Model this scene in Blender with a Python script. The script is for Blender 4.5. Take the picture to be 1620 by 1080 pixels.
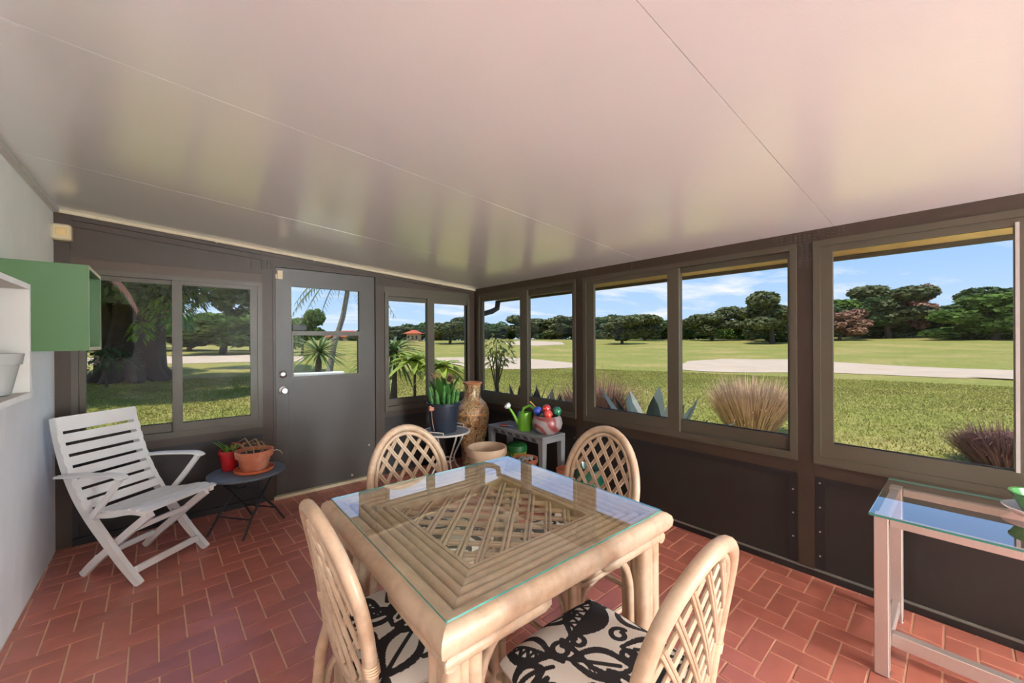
import bpy, math, random
import numpy as np
from mathutils import Vector, Matrix
random.seed(7); np.random.seed(7)
scn = bpy.context.scene
for o in list(bpy.data.objects): bpy.data.objects.remove(o)
COL = scn.collection
R = math.radians

# ------------------------------------------------------------------ camera
CAM_H = 1.37; FPX = 628.0; YAW, PITCH, ROLL = R(40.77), R(0.058), R(0.304)
def cam_axes():
    f = Vector((math.sin(YAW), math.cos(YAW), 0)); r = Vector((math.cos(YAW), -math.sin(YAW), 0)); d = Vector((0, 0, -1))
    f2 = f*math.cos(PITCH)+d*math.sin(PITCH); d2 = d*math.cos(PITCH)-f*math.sin(PITCH)
    return r*math.cos(ROLL)+d2*math.sin(ROLL), d2*math.cos(ROLL)-r*math.sin(ROLL), f2
CR, CD, CF = cam_axes()
cd = bpy.data.cameras.new('camera'); cam = bpy.data.objects.new('camera', cd); COL.objects.link(cam)
cd.sensor_fit = 'HORIZONTAL'; cd.sensor_width = 36; cd.lens = 36*FPX/1620; cd.clip_start = .02; cd.clip_end = 800
cam.matrix_world = Matrix(((CR.x, -CD.x, -CF.x, 0), (CR.y, -CD.y, -CF.y, 0), (CR.z, -CD.z, -CF.z, CAM_H), (0, 0, 0, 1)))
scn.camera = cam
def ray(px, py):                    # a pixel's direction in the place
    return CR*((px-810)/FPX)+CD*((py-540)/FPX)+CF
def at_depth(px, d, z=0.0):         # a point a given distance along the view, on a given height
    v = ray(px, 540); return Vector((v.x*d, v.y*d, z))
def on_z(px, py, z=0.0):
    v = ray(px, py); t = (z-CAM_H)/v.z; return Vector((v.x*t, v.y*t, z))

# ------------------------------------------------------------------ sky, sun, exposure
w = bpy.data.worlds.new('sky'); scn.world = w; w.use_nodes = True
nt = w.node_tree; nt.nodes.clear()
def N(t, typ, **kw):
    n = t.nodes.new(typ)
    for k, v in kw.items():
        if k in n.inputs: n.inputs[k].default_value = v
        else: setattr(n, k, v)
    return n
tc = N(nt, 'ShaderNodeTexCoord'); sep = N(nt, 'ShaderNodeSeparateXYZ'); nt.links.new(tc.outputs['Generated'], sep.inputs[0])
ramp = N(nt, 'ShaderNodeValToRGB'); e = ramp.color_ramp.elements
e[0].position = 0.0; e[0].color = (.62, .80, 1.0, 1); e[1].position = .55; e[1].color = (.16, .36, .86, 1)
m = ramp.color_ramp.elements.new(.16); m.color = (.38, .62, 1.0, 1)
nt.links.new(sep.outputs['Z'], ramp.inputs[0])
# clouds on a flat layer overhead: direction divided by its height
mz = N(nt, 'ShaderNodeMath', operation='MAXIMUM'); mz.inputs[1].default_value = .03; nt.links.new(sep.outputs['Z'], mz.inputs[0])
ad = N(nt, 'ShaderNodeMath', operation='ADD'); ad.inputs[1].default_value = .10; nt.links.new(mz.outputs[0], ad.inputs[0])
dv = N(nt, 'ShaderNodeVectorMath', operation='DIVIDE'); cmb = N(nt, 'ShaderNodeCombineXYZ')
for k in range(3): nt.links.new(ad.outputs[0], cmb.inputs[k])
nt.links.new(tc.outputs['Generated'], dv.inputs[0]); nt.links.new(cmb.outputs[0], dv.inputs[1])
mp = N(nt, 'ShaderNodeMapping'); mp.inputs['Scale'].default_value = (.62, 1.0, .0); mp.inputs['Location'].default_value = (3.4, 1.7, 0); mp.inputs['Rotation'].default_value = (0, 0, .5)
nt.links.new(dv.outputs[0], mp.inputs[0])
no = N(nt, 'ShaderNodeTexNoise', Scale=1.15, Detail=9.0, Roughness=.6, Distortion=.35); nt.links.new(mp.outputs[0], no.inputs['Vector'])
cr = N(nt, 'ShaderNodeValToRGB'); cr.color_ramp.elements[0].position = .50; cr.color_ramp.elements[1].position = .70
nt.links.new(no.outputs['Fac'], cr.inputs[0])
mx = N(nt, 'ShaderNodeMix', data_type='RGBA'); mx.inputs[7].default_value = (1.0, 1.0, 1.02, 1)
nt.links.new(cr.outputs[0], mx.inputs[0]); nt.links.new(ramp.outputs[0], mx.inputs[6])
bg = N(nt, 'ShaderNodeBackground', Strength=.92); nt.links.new(mx.outputs[2], bg.inputs[0])
wo = N(nt, 'ShaderNodeOutputWorld'); nt.links.new(bg.outputs[0], wo.inputs[0])
sd = bpy.data.lights.new('sun', 'SUN'); sd.energy = 3.9; sd.angle = R(.6); sd.color = (1, .95, .86)
sun = bpy.data.objects.new('sun', sd); COL.objects.link(sun)
sun.rotation_euler = Vector((.46, .05, -.89)).to_track_quat('-Z', 'Y').to_euler()
vs = scn.view_settings
vs.view_transform = 'Standard'; vs.look = 'None'; vs.exposure = 0.20; vs.gamma = 1.0; vs.use_curve_mapping = False

# ------------------------------------------------------------------ materials
MATS = {}
def srgb(r, g, b): 
    f = lambda c: (c/255/12.92) if c/255 <= .04045 else ((c/255+.055)/1.055)**2.4
    return (f(r), f(g), f(b))
def mat(name, rgb, rough=.5, metal=0, var=.12, vscale=8, bump=0, bscale=60, stretch=None, spec=.5, coat=0, rnd=0, trans=0, second=None, sec_scale=4, sec_lo=.5, sec_hi=.6):
    """plain procedural surface: colour with noise variation, optional grain, second colour, relief, leaf translucency"""
    if name in MATS: return MATS[name]
    m = bpy.data.materials.new(name); m.use_nodes = True; t = m.node_tree; t.nodes.clear()
    c = srgb(*rgb)
    out = N(t, 'ShaderNodeOutputMaterial'); b = N(t, 'ShaderNodeBsdfPrincipled', Roughness=rough, Metallic=metal)
    b.inputs['Specular IOR Level'].default_value = spec; b.inputs['Coat Weight'].default_value = coat; b.inputs['Coat Roughness'].default_value = .08 if name != 'ceiling_panel' else .16
    co = N(t, 'ShaderNodeTexCoord'); mpn = N(t, 'ShaderNodeMapping')
    if stretch: mpn.inputs['Scale'].default_value = stretch
    t.links.new(co.outputs['Object'], mpn.inputs[0])
    nz = N(t, 'ShaderNodeTexNoise', Scale=vscale, Detail=5.0, Roughness=.6); t.links.new(mpn.outputs[0], nz.inputs['Vector'])
    hs = N(t, 'ShaderNodeHueSaturation'); hs.inputs['Color'].default_value = (*c, 1)
    src = None
    if second:
        n2 = N(t, 'ShaderNodeTexNoise', Scale=sec_scale, Detail=6.0, Roughness=.65); t.links.new(mpn.outputs[0], n2.inputs['Vector'])
        rp = N(t, 'ShaderNodeMapRange'); rp.inputs[1].default_value = sec_lo; rp.inputs[2].default_value = sec_hi; t.links.new(n2.outputs['Fac'], rp.inputs[0])
        mm = N(t, 'ShaderNodeMix', data_type='RGBA'); mm.inputs[6].default_value = (*c, 1); mm.inputs[7].default_value = (*srgb(*second), 1)
        t.links.new(rp.outputs[0], mm.inputs[0]); t.links.new(mm.outputs[2], hs.inputs['Color'])
    mr = N(t, 'ShaderNodeMapRange'); mr.inputs[1].default_value = .25; mr.inputs[2].default_value = .75; mr.inputs[3].default_value = 1-var; mr.inputs[4].default_value = 1+var
    t.links.new(nz.outputs['Fac'], mr.inputs[0]); val = mr.outputs[0]
    if rnd:
        oi = N(t, 'ShaderNodeObjectInfo'); ge = N(t, 'ShaderNodeNewGeometry')
        a1 = N(t, 'ShaderNodeMath', operation='ADD'); t.links.new(oi.outputs['Random'], a1.inputs[0]); t.links.new(ge.outputs['Random Per Island'], a1.inputs[1])
        fr = N(t, 'ShaderNodeMath', operation='FRACT'); t.links.new(a1.outputs[0], fr.inputs[0])
        m2 = N(t, 'ShaderNodeMapRange'); m2.inputs[3].default_value = 1-rnd; m2.inputs[4].default_value = 1+rnd; t.links.new(fr.outputs[0], m2.inputs[0])
        mu = N(t, 'ShaderNodeMath', operation='MULTIPLY'); t.links.new(val, mu.inputs[0]); t.links.new(m2.outputs[0], mu.inputs[1]); val = mu.outputs[0]
    t.links.new(val, hs.inputs['Value']); t.links.new(hs.outputs[0], b.inputs['Base Color'])
    if bump:
        nb = N(t, 'ShaderNodeTexNoise', Scale=bscale, Detail=4.0); t.links.new(mpn.outputs[0], nb.inputs['Vector'])
        bp = N(t, 'ShaderNodeBump', Strength=bump, Distance=.01); t.links.new(nb.outputs['Fac'], bp.inputs['Height']); t.links.new(bp.outputs[0], b.inputs['Normal'])
    if trans:
        tr = N(t, 'ShaderNodeBsdfTranslucent'); t.links.new(hs.outputs[0], tr.inputs[0])
        ms = N(t, 'ShaderNodeMixShader'); ms.inputs[0].default_value = trans
        t.links.new(b.outputs[0], ms.inputs[1]); t.links.new(tr.outputs[0], ms.inputs[2]); t.links.new(ms.outputs[0], out.inputs[0])
    else: t.links.new(b.outputs[0], out.inputs[0])
    MATS[name] = m; return m
def glass(name, tint, ior=1.5, boost=1.0, add=False):
    m = bpy.data.materials.new(name); m.use_nodes = True; t = m.node_tree; t.nodes.clear()
    out = N(t, 'ShaderNodeOutputMaterial'); tr = N(t, 'ShaderNodeBsdfTransparent'); tr.inputs[0].default_value = (*tint, 1)
    gl = N(t, 'ShaderNodeBsdfGlossy'); gl.inputs['Roughness'].default_value = 0.0; gl.inputs[0].default_value = (1, 1, 1, 1)
    fr = N(t, 'ShaderNodeFresnel', IOR=ior); mu = N(t, 'ShaderNodeMath', operation='MULTIPLY', use_clamp=True); mu.inputs[1].default_value = boost
    ge = N(t, 'ShaderNodeNewGeometry'); iv = N(t, 'ShaderNodeMath', operation='SUBTRACT'); iv.inputs[0].default_value = 1.0; t.links.new(ge.outputs['Backfacing'], iv.inputs[1])
    m3 = N(t, 'ShaderNodeMath', operation='MULTIPLY'); t.links.new(fr.outputs[0], m3.inputs[0]); t.links.new(iv.outputs[0], m3.inputs[1]); t.links.new(m3.outputs[0], mu.inputs[0]); ms = N(t, 'ShaderNodeMixShader'); t.links.new(mu.outputs[0], ms.inputs[0])
    if add:                             # clear body plus the reflection of both faces of the sheet
        sm = N(t, 'ShaderNodeAddShader'); t.links.new(mu.outputs[0], gl.inputs[0]); mc = N(t, 'ShaderNodeMix', data_type='RGBA'); sc = N(t, 'ShaderNodeMath', operation='MULTIPLY'); sc.inputs[1].default_value = .55; t.links.new(mu.outputs[0], sc.inputs[0]); t.links.new(sc.outputs[0], mc.inputs[0]); mc.inputs[6].default_value = (*tint, 1); mc.inputs[7].default_value = (0, 0, 0, 1); t.links.new(mc.outputs[2], tr.inputs[0]); t.links.new(tr.outputs[0], sm.inputs[0]); t.links.new(gl.outputs[0], sm.inputs[1]); t.links.new(sm.outputs[0], out.inputs[0])
    else:
        t.links.new(tr.outputs[0], ms.inputs[1]); t.links.new(gl.outputs[0], ms.inputs[2]); t.links.new(ms.outputs[0], out.inputs[0])
    MATS[name] = m; return m
G_WIN = glass('window_glass', (.98, .985, .98), 1.4, .35)
G_TOP = glass('table_glass', (.955, .98, .97), 1.5, 2.5, True)
M_BRONZE = mat('bronze_aluminium', (78, 70, 55), .45, var=.06, bump=.05, bscale=300)
M_BROWN = mat('brown_paint', (60, 45, 31), .5, var=.10, vscale=5, bump=.08, bscale=220)
M_DPANEL = mat('dark_panel', (38, 31, 26), .55, var=.16, vscale=3, bump=.12, bscale=260)
M_BLACK = mat('black_trim', (28, 25, 24), .5, second=(70, 64, 58), sec_scale=30, sec_lo=.66, sec_hi=.72)
M_BEIGE = mat('beige_plastic', (214, 196, 160), .5, var=.04)
M_CREAM = mat('cream_trim', (205, 192, 160), .5, var=.05)
M_WHITE = mat('white_resin', (238, 235, 230), .4, var=.04)
M_CHROME = mat('brushed_steel', (200, 196, 190), .28, metal=1, var=.05)
M_ALU = mat('brushed_aluminium', (200, 184, 174), .42, metal=.55, var=.08, vscale=30, stretch=(20, 20, 1))
M_RATTAN = mat('rattan', (192, 167, 140), .42, var=.2, vscale=26, stretch=(1, 1, 1), second=(180, 148, 116), sec_scale=7, sec_lo=.45, sec_hi=.7, bump=.06, bscale=90)
M_TILE = mat('terracotta_tile', (180, 106, 88), .30, var=.16, vscale=7, rnd=.13, bump=.05, bscale=25, spec=.75)
M_GROUT = mat('grout', (228, 190, 156), .8, var=.15, vscale=12)
M_STUCCO = mat('white_stucco', (246, 246, 243), .8, var=.03, bump=.9, bscale=9, stretch=(1, 1, .55))
M_CEIL = mat('ceiling_panel', (244, 244, 243), .22, var=.015, vscale=2, bump=.06, bscale=160, spec=1.0, coat=1.0)

# ------------------------------------------------------------------ mesh helpers
class MB:
    def __init__(s): s.v = []; s.f = []
    def add(s, v, f):
        k = len(s.v); s.v += [tuple(p) for p in v]; s.f += [tuple(i+k for i in q) for q in f]; return s
    def box(s, x0, x1, y0, y1, z0, z1, c=0.0):
        """box; c chamfers the edges that run round the top and bottom and the uprights"""
        if c <= 0:
            return s.add([(x, y, z) for z in (z0, z1) for y in (y0, y1) for x in (x0, x1)], [(0, 2, 3, 1), (4, 5, 7, 6), (0, 1, 5, 4), (2, 6, 7, 3), (0, 4, 6, 2), (1, 3, 7, 5)])
        pts = lambda e: [(x0+e+c, y0+e), (x1-e-c, y0+e), (x1-e, y0+e+c), (x1-e, y1-e-c), (x1-e-c, y1-e), (x0+e+c, y1-e), (x0+e, y1-e-c), (x0+e, y0+e+c)]
        rings = [[(*p, z0) for p in pts(c)], [(*p, z0+c) for p in pts(0)], [(*p, z1-c) for p in pts(0)], [(*p, z1) for p in pts(c)]]
        return s.rings(rings)
    def rings(s, rings, cap=True, closed=True):
        n = len(rings[0]); v = [p for r in rings for p in r]; f = []
        for a in range(len(rings)-1):
            for i in range(n if closed else n-1):
                j = (i+1) % n; f.append((a*n+i, a*n+j, (a+1)*n+j, (a+1)*n+i))
        if cap: f.append(tuple(range(n))[::-1]); f.append(tuple((len(rings)-1)*n+i for i in range(n)))
        return s.add(v, f)
    def tube(s, path, r, n=8, cap=True, flat=1.0, up=None):
        P = [Vector(p) for p in path]; rs = r if isinstance(r, (list, tuple)) else [r]*len(P); rings = []
        ref = Vector(up) if up else None; prev = None
        for i, p in enumerate(P):
            t = (P[min(i+1, len(P)-1)]-P[max(i-1, 0)]).normalized()
            if ref: a = ref-t*ref.dot(t)
            elif prev is None:
                a = Vector((0, 0, 1)) if abs(t.z) < .9 else Vector((1, 0, 0)); a = a-t*a.dot(t)
            else: a = prev-t*prev.dot(t)
            a.normalize(); prev = a; b = t.cross(a)
            rings.append([p+a*(rs[i]*math.cos(2*math.pi*k/n))+b*(rs[i]*flat*math.sin(2*math.pi*k/n)) for k in range(n)])
        return s.rings(rings, cap)
    def lathe(s, prof, n=24, c=(0, 0, 0), cap=True):
        return s.rings([[(c[0]+r*math.cos(2*math.pi*k/n), c[1]+r*math.sin(2*math.pi*k/n), c[2]+z) for k in range(n)] for r, z in prof], cap)
    def prism(s, poly, axis, a, b):
        """polygon in two coordinates, extruded along the third axis from a to b"""
        mk = {'x': lambda u, v, t: (t, u, v), 'y': lambda u, v, t: (u, t, v), 'z': lambda u, v, t: (u, v, t)}[axis]
        return s.rings([[mk(u, v, a) for u, v in poly], [mk(u, v, b) for u, v in poly]])
    def sphere(s, c, r, n=14, m=9, sz=1.0):
        return s.rings([[(c[0]+r*math.sin(math.pi*a/m)*math.cos(2*math.pi*k/n), c[1]+r*math.sin(math.pi*a/m)*math.sin(2*math.pi*k/n), c[2]-r*sz*math.cos(math.pi*a/m)) for k in range(n)] for a in [.12]+list(range(1, m))+[m-.12]])
    def build(s, name, material, parent=None, smooth=False, **props):
        me = bpy.data.meshes.new(name); me.from_pydata(s.v, [], s.f); me.materials.append(material)
        me.validate()
        import bmesh
        bm = bmesh.new(); bm.from_mesh(me); bmesh.ops.recalc_face_normals(bm, faces=bm.faces); bm.to_mesh(me); bm.free()
        return link(name, me, parent, smooth, **props)
def link(name, me, parent=None, smooth=False, **props):
    if smooth:
        me.polygons.foreach_set('use_smooth', [True]*len(me.polygons))
        try: me.set_sharp_from_angle(angle=R(42))
        except Exception: pass
    o = bpy.data.objects.new(name, me); COL.objects.link(o); o.parent = parent
    for k, v in props.items(): o[k] = v
    return o
def np_mesh(name, V, F, material):
    me = bpy.data.meshes.new(name); V = np.asarray(V, dtype=np.float32).reshape(-1, 3); F = np.asarray(F, dtype=np.int32)
    k = F.shape[1]
    me.vertices.add(len(V)); me.vertices.foreach_set('co', V.ravel())
    me.loops.add(F.size); me.loops.foreach_set('vertex_index', F.ravel())
    me.polygons.add(len(F)); me.polygons.foreach_set('loop_start', np.arange(0, F.size, k, dtype=np.int32)); me.polygons.foreach_set('loop_total', np.full(len(F), k, dtype=np.int32))
    me.materials.append(material); me.update(calc_edges=True); return me
def thing(name, label, cat, loc=(0, 0, 0), rz=0.0, group=None):
    o = bpy.data.objects.new(name, None); COL.objects.link(o); o.location = loc; o.rotation_euler = (0, 0, rz); o.empty_display_size = .1
    o['label'] = label; o['category'] = cat
    if group: o['group'] = group
    return o
def tag(o, label, cat, group=None):
    o['label'] = label; o['category'] = cat
    if group: o['group'] = group
    return o
def struct(name, label=None, loc=(0, 0, 0)):
    o = bpy.data.objects.new(name, None); COL.objects.link(o); o.location = loc; o['kind'] = 'structure'
    if label: o['label'] = label
    return o
def copy_tree(o, parent=None):
    c = o.copy(); COL.objects.link(c); c.parent = parent
    for ch in list(o.children): copy_tree(ch, c)
    return c

# ------------------------------------------------------------------ the room shell
XR, YB, XL, YS = 2.825, 3.975, -.58, -4.1
CZ = lambda x: 2.003+(XR-x)*.0763
def to_right(u, n, z): return (XR-n, u, z)
def to_back(u, n, z): return (u, YB-n, z)
def wbox(mb, side, u0, u1, n0, n1, z0, z1):
    a = side(u0, n0, z0); b = side(u1, n1, z1)
    return mb.box(min(a[0], b[0]), max(a[0], b[0]), min(a[1], b[1]), max(a[1], b[1]), z0, z1)
def piece(name, side, parent, material, *dims, **kw):
    mb = MB()
    for d in dims: wbox(mb, side, *d)
    return mb.build(name, material, parent, **kw)

# floor: 10 x 20 cm terracotta tiles laid in a herringbone, turned about one degree to the walls
floor = struct('floor', 'terracotta herringbone tile floor with pale grout')
MB().box(XL-.1, XR+.1, YS-.1, YB+.1, -.11, -.0035).build('grout_bed', M_GROUT, floor)
LP = Vector((2.390, .7997)); LA = Vector((.0998, .0019)); LB = Vector((-.0024, .1023))
def lat(i, j): return LP+LA*i+LB*j
def clip(poly, x0, x1, y0, y1):
    for ax, lim, sg in ((0, x0, 1), (0, x1, -1), (1, y0, 1), (1, y1, -1)):
        out = []
        for k in range(len(poly)):
            p, q = poly[k-1], poly[k]; dp, dq = sg*(p[ax]-lim), sg*(q[ax]-lim)
            if dp*dq < 0: out.append(p+(q-p)*(dp/(dp-dq)))
            if dq >= 0: out.append(q)
        poly = out
        if len(poly) < 3: return []
    return poly
def tile_rings(poly, o=Vector((0, 0))):
    c = sum(poly, Vector((0, 0)))/len(poly)
    sh = lambda e, z: [((p+(c-p).normalized()*e-o).x, (p+(c-p).normalized()*e-o).y, z) for p in poly]
    return [sh(0, -.012), sh(0, -.0012), sh(.0035, 0)]
g = .032
tiles = []
for i in range(-34, 12):
    for j in range(-54, 36):
        c = (i-j-1) % 4
        if c == 0: q = [(i+g, j+g), (i+2-g, j+g), (i+2-g, j+1-g), (i+g, j+1-g)]
        elif c == 2: q = [(i+g, j-1+g), (i+1-g, j-1+g), (i+1-g, j+1-g), (i+g, j+1-g)]
        else: continue
        full = [lat(*p) for p in q]; poly = clip(full, XL+.004, XR-.004, YS, YB-.004)
        if len(poly) < 3: continue
        ctr = sum(poly, Vector((0, 0)))/len(poly)
        d = ctr.x*CF.x+ctr.y*CF.y; px = 810+FPX*(ctr.x*CR.x+ctr.y*CR.y)/max(d, .01); py = 541+FPX*CAM_H/max(d, .01)
        vis = d > .3 and -20 < px < 1640 and py < 1095
        tiles.append((not vis, d, c, poly, full, ctr, all((a-b).length < 1e-6 for a, b in zip(poly, full)) and len(poly) == 4))
tiles.sort(key=lambda t: (t[0], t[1]))
tmesh = {}; rest = MB(); rest_n = 0; made = 0
under_table = lambda c: .62 < c.x < 1.2 and .9 < c.y < 1.5
for hid, d, c, poly, full, ctr, whole in tiles:
    if hid or made >= 300: rest.rings(tile_rings(poly)); continue
    made += 1
    if whole and c in tmesh: o = link('tile', tmesh[c], floor)
    else:
        o = MB().rings(tile_rings(poly, ctr)).build('tile', M_TILE, floor)
        if whole: tmesh[c] = o.data
    o.location = (ctr.x, ctr.y, 0)
rest.build('tile_field', M_TILE, floor, kind='stuff')

# ceiling: four-foot insulated roof panels with tight seams, falling towards the window wall
ceil = struct('ceiling', 'white glossy embossed ceiling panels sloping to the windows')
ys = [YS-.05, -3.10, -1.90, -.70, .505, 1.70, 2.90, YB+.02]
for a, b in zip(ys, ys[1:]):
    sl = lambda x, y, z: (x, y, CZ(x)+z)
    mb = MB(); x0, x1 = XL-.05, XR+.02; e = .0007
    rg = [[sl(x0, a, .05), sl(x1, a, .05), sl(x1, b, .05), sl(x0, b, .05)], [sl(x0, a+e, .004), sl(x1, a+e, .004), sl(x1, b-e, .004), sl(x0, b-e, .004)], [sl(x0, a+e*2, 0), sl(x1, a+e*2, 0), sl(x1, b-e*2, 0), sl(x0, b-e*2, 0)]]
    mb.rings(rg).build('ceiling_panel', M_CEIL, ceil)
mb = MB(); mb.prism([(XL-.15, CZ(XL-.15)+.05), (XR+.06, CZ(XR+.06)+.05), (XR+.06, CZ(XR)+.14), (XL-.15, CZ(XL)+.14)], 'y', YS-.1, YB+.12)
mb.build('roof_deck', mat('roof_deck', (120, 112, 100), .8), ceil)

# left wall of rough white stucco, rear wall behind the camera
wl = MB().box(XL-.14, XL, YS-.1, YB+.09, -.11, CZ(XL)+.05).build('wall_left', M_STUCCO); wl['kind'] = 'structure'; wl['label'] = 'rough white stucco house wall'
wr = MB().box(XL-.14, XR+.1, YS-.14, YS, -.11, CZ(XL)+.05).build('wall_rear', M_STUCCO); wr['kind'] = 'structure'

M_PLATE = mat('nail_plate', (62, 52, 42), .5, var=.2)
def nail_plate(side, parent, *rects):
    mb = MB()
    for (u0, u1, z0, z1) in rects:
        wbox(mb, side, u0, u1, -.001, .003, z0, z1)
        nu = max(1, int((u1-u0)/.022)); nz = max(1, int((z1-z0)/.018))
        for a in range(nu):
            for b in range(nz):
                u = u0+(a+.5)*(u1-u0)/nu; z = z0+(b+.5+.25*(a % 2))*(z1-z0)/(nz+.5); s = .0045
                base = [side(u-s, .003, z-s*.7), side(u+s, .003, z-s*.7), side(u+s, .003, z+s*.7), side(u-s, .003, z+s*.7), side(u, .009, z)]
                mb.add(base, [(0, 1, 4), (1, 2, 4), (2, 3, 4), (3, 0, 4)])
    return mb.build('nail_plate', M_PLATE, parent)

def slider(name, label, side, u0, u1, z0, z1, mid, glass_u, glass_z, flip, parent=None):
    """aluminium slider: outer frame, two sashes in two tracks, a pane in each"""
    w_ = struct(name, label)
    f = .034
    piece('frame', side, w_, M_BRONZE, (u0, u0+f, -.06, .014, z0, z1), (u1-f, u1, -.06, .014, z0, z1), (u0+f, u1-f, -.06, .014, z0, z0+f), (u0+f, u1-f, -.06, .014, z1-f, z1))
    (a0, a1), (b0, b1) = glass_u; ga, gb = glass_z
    for k, (p0, p1) in enumerate(((a0, a1), (b0, b1))):
        inner = (k == 1) != flip
        n0, n1 = (-.020, .006) if inner else (-.050, -.024)
        lo = u0+f if k == 0 else mid[0]; hi = mid[1] if k == 0 else u1-f
        s = piece('sash', side, w_, M_BRONZE, (lo, p0, n0, n1, z0+f, z1-f), (p1, hi, n0, n1, z0+f, z1-f), (p0, p1, n0, n1, z0+f, ga), (p0, p1, n0, n1, gb, z1-f))
        piece('pane', side, s, G_WIN, (p0-.004, p1+.004, (n0+n1)/2-.0015, (n0+n1)/2+.0015, ga-.004, gb+.004))
        # black glazing bead at the foot of the glass
        piece('glazing_bead', side, s, M_BLACK, (p0, p1, n0+.004, n0+.010, ga, ga+.006))
    return w_

# ---- window wall on the right
wallR = struct('wall_right', 'dark brown framed window wall with low panels')
postsR = [(3.895, 3.975), (2.285, 2.375), (.60, .68), (-1.09, -1.01), (-2.78, -2.70), (-4.1, -4.02)]
for a, b in postsR: piece('post', to_right, wallR, M_BROWN, (a, b, -.085, .0, 0, 2.003))
piece('header_beam', to_right, wallR, M_BROWN, (YS, YB, -.085, .004, 1.935, 2.008))
piece('joint_strip', to_right, wallR, M_BRONZE, (1.785, 1.793, .0, .0065, 1.936, 2.003))
for a, b in postsR[1:4]: nail_plate(to_right, wallR, (a-.15, b+.13, 1.945, 2.0), (a+.004, b-.004, 1.79, 1.945))
winsR = []
spans = list(zip(postsR, postsR[1:]))
for k, ((ha, hb), (la, lb)) in enumerate(spans):
    u0, u1 = lb, ha
    piece('low_panel', to_right, wallR, M_DPANEL, (u0, u1, -.06, -.014, 0, .60))
    piece('apron_rail', to_right, wallR, M_BROWN, (u0, u1, -.085, -.004, .578, .655))
    piece('panel_molding', to_right, wallR, M_BLACK, (u0+.05, u1-.05, -.02, -.006, .535, .578), (u0, u0+.05, -.02, -.003, .05, .578), (u1-.05, u1, -.02, -.003, .05, .578))
    piece('sill', to_right, wallR, M_BRONZE, (u0, u1, -.06, .016, .655, .667))
    for q in range(7):      # screws and paint chips along the moulding
        u = u0+.025+(0 if q % 2 else (u1-u0-.05)); z = .12+q*.07
        piece('screw', to_right, wallR, M_ALU, (u-.004, u+.004, -.004, .0, z, z+.008))
piece('kick_strip', to_right, wallR, M_BLACK, (YS, YB-.08, -.02, .012, 0, .036))
piece('kick_lip', to_right, wallR, mat('pale_lip', (120, 112, 102), .7), (YS, YB-.08, -.02, .009, .036, .040))  # thin lip along the top, paler than the strip
slider('window_1', 'slider nearest the corner in the right wall', to_right, 2.375, 3.895, .667, 1.935, (3.03, 3.139), ((2.395+.03, 3.03), (3.139, 3.80)), (.785, 1.84), False)
slider('window_2', 'middle two-sash slider in the right wall', to_right, .68, 2.285, .667, 1.935, (1.402, 1.489), ((.734, 1.402), (1.489, 2.170)), (.785, 1.864), False)
slider('window_3', 'slider beside the glass console table', to_right, -1.01, .60, .667, 1.935, (-.19, -.120), ((-.95, -.19), (-.120, .512)), (.783, 1.865), False)
slider('window_4', 'slider behind the camera', to_right, -2.70, -1.09, .667, 1.935, (-1.85, -1.76), ((-2.64, -1.85), (-1.76, -1.15)), (.785, 1.864), False)
slider('window_7', 'rearmost slider behind the camera', to_right, -4.02, -2.78, .667, 1.935, (-3.44, -3.35), ((-3.96, -3.44), (-3.35, -2.84)), (.785, 1.864), False)
# the bright white jamb of the sash that has been slid open by the console
piece('sash_edge', to_right, bpy.data.objects['window_3'], mat('pale_jamb', (178, 170, 164), .5), (-.136, -.124, .0065, .010, .78, 1.88))

# ---- back wall with the door
wallB = struct('wall_back', 'dark brown framed wall with a half-glass door')
for a, b in [(-.58, -.505), (.60, .68), (1.605, 1.685), (2.745, 2.825)]:
    mb = MB(); p = [to_back(u, n, 0) for u in (a, b) for n in (0,)]
    mb.prism([(a, 0), (b, 0), (b, CZ(b)), (a, CZ(a))], 'y', YB, YB+.085).build('post', M_BROWN, wallB)
def slope_panel(name, u0, u1, z0, top, n0, n1, material):
    MB().prism([(u0, z0), (u1, z0), (u1, CZ(u1)-top), (u0, CZ(u0)-top)], 'y', YB-n1, YB-n0).build(name, material, wallB)
def slope_strip(name, u0, u1, t0, t1, n0, n1, material):
    return MB().prism([(u0, CZ(u0)-t1), (u1, CZ(u1)-t1), (u1, CZ(u1)-t0), (u0, CZ(u0)-t0)], 'y', YB-n1, YB-n0).build(name, material, wallB)
slope_panel('header_panel', -.505, .60, 1.88, .0, -.06, -.012, M_BROWN)
slope_panel('header_panel', .68, 1.605, 2.045, .0, -.06, -.002, M_BROWN)
slope_panel('header_panel', 1.685, 2.745, 1.88, .0, -.06, -.008, M_BROWN)
piece('header_board', to_back, wallB, mat('brown_board', (74, 56, 40), .5, var=.08), (-.505, .60, -.02, -.001, 1.88, 1.955))
piece('header_molding', to_back, wallB, M_BROWN, (-.505, .60, -.02, .004, 1.955, 1.992))
piece('header_board', to_back, wallB, M_BRONZE, (1.685, 2.745, -.02, -.002, 1.88, 1.945))
slope_strip('rake_molding', -.505, .60, .055, .095, -.02, .0, M_BROWN)
MB().prism([(.52, 1.992), (.555, 1.992), (.555, CZ(.555)-.09), (.52, CZ(.52)-.09)], 'y', YB, YB+.02).build('header_molding', M_BROWN, wallB)
slope_strip('rake_board', -.58, 2.825, .0, .052, -.02, .006, M_BROWN)
nail_plate(to_back, wallB, (.604, .676, 2.00, 2.09)); nail_plate(to_back, wallB, (1.61, 1.68, 1.95, 2.03))
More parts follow.
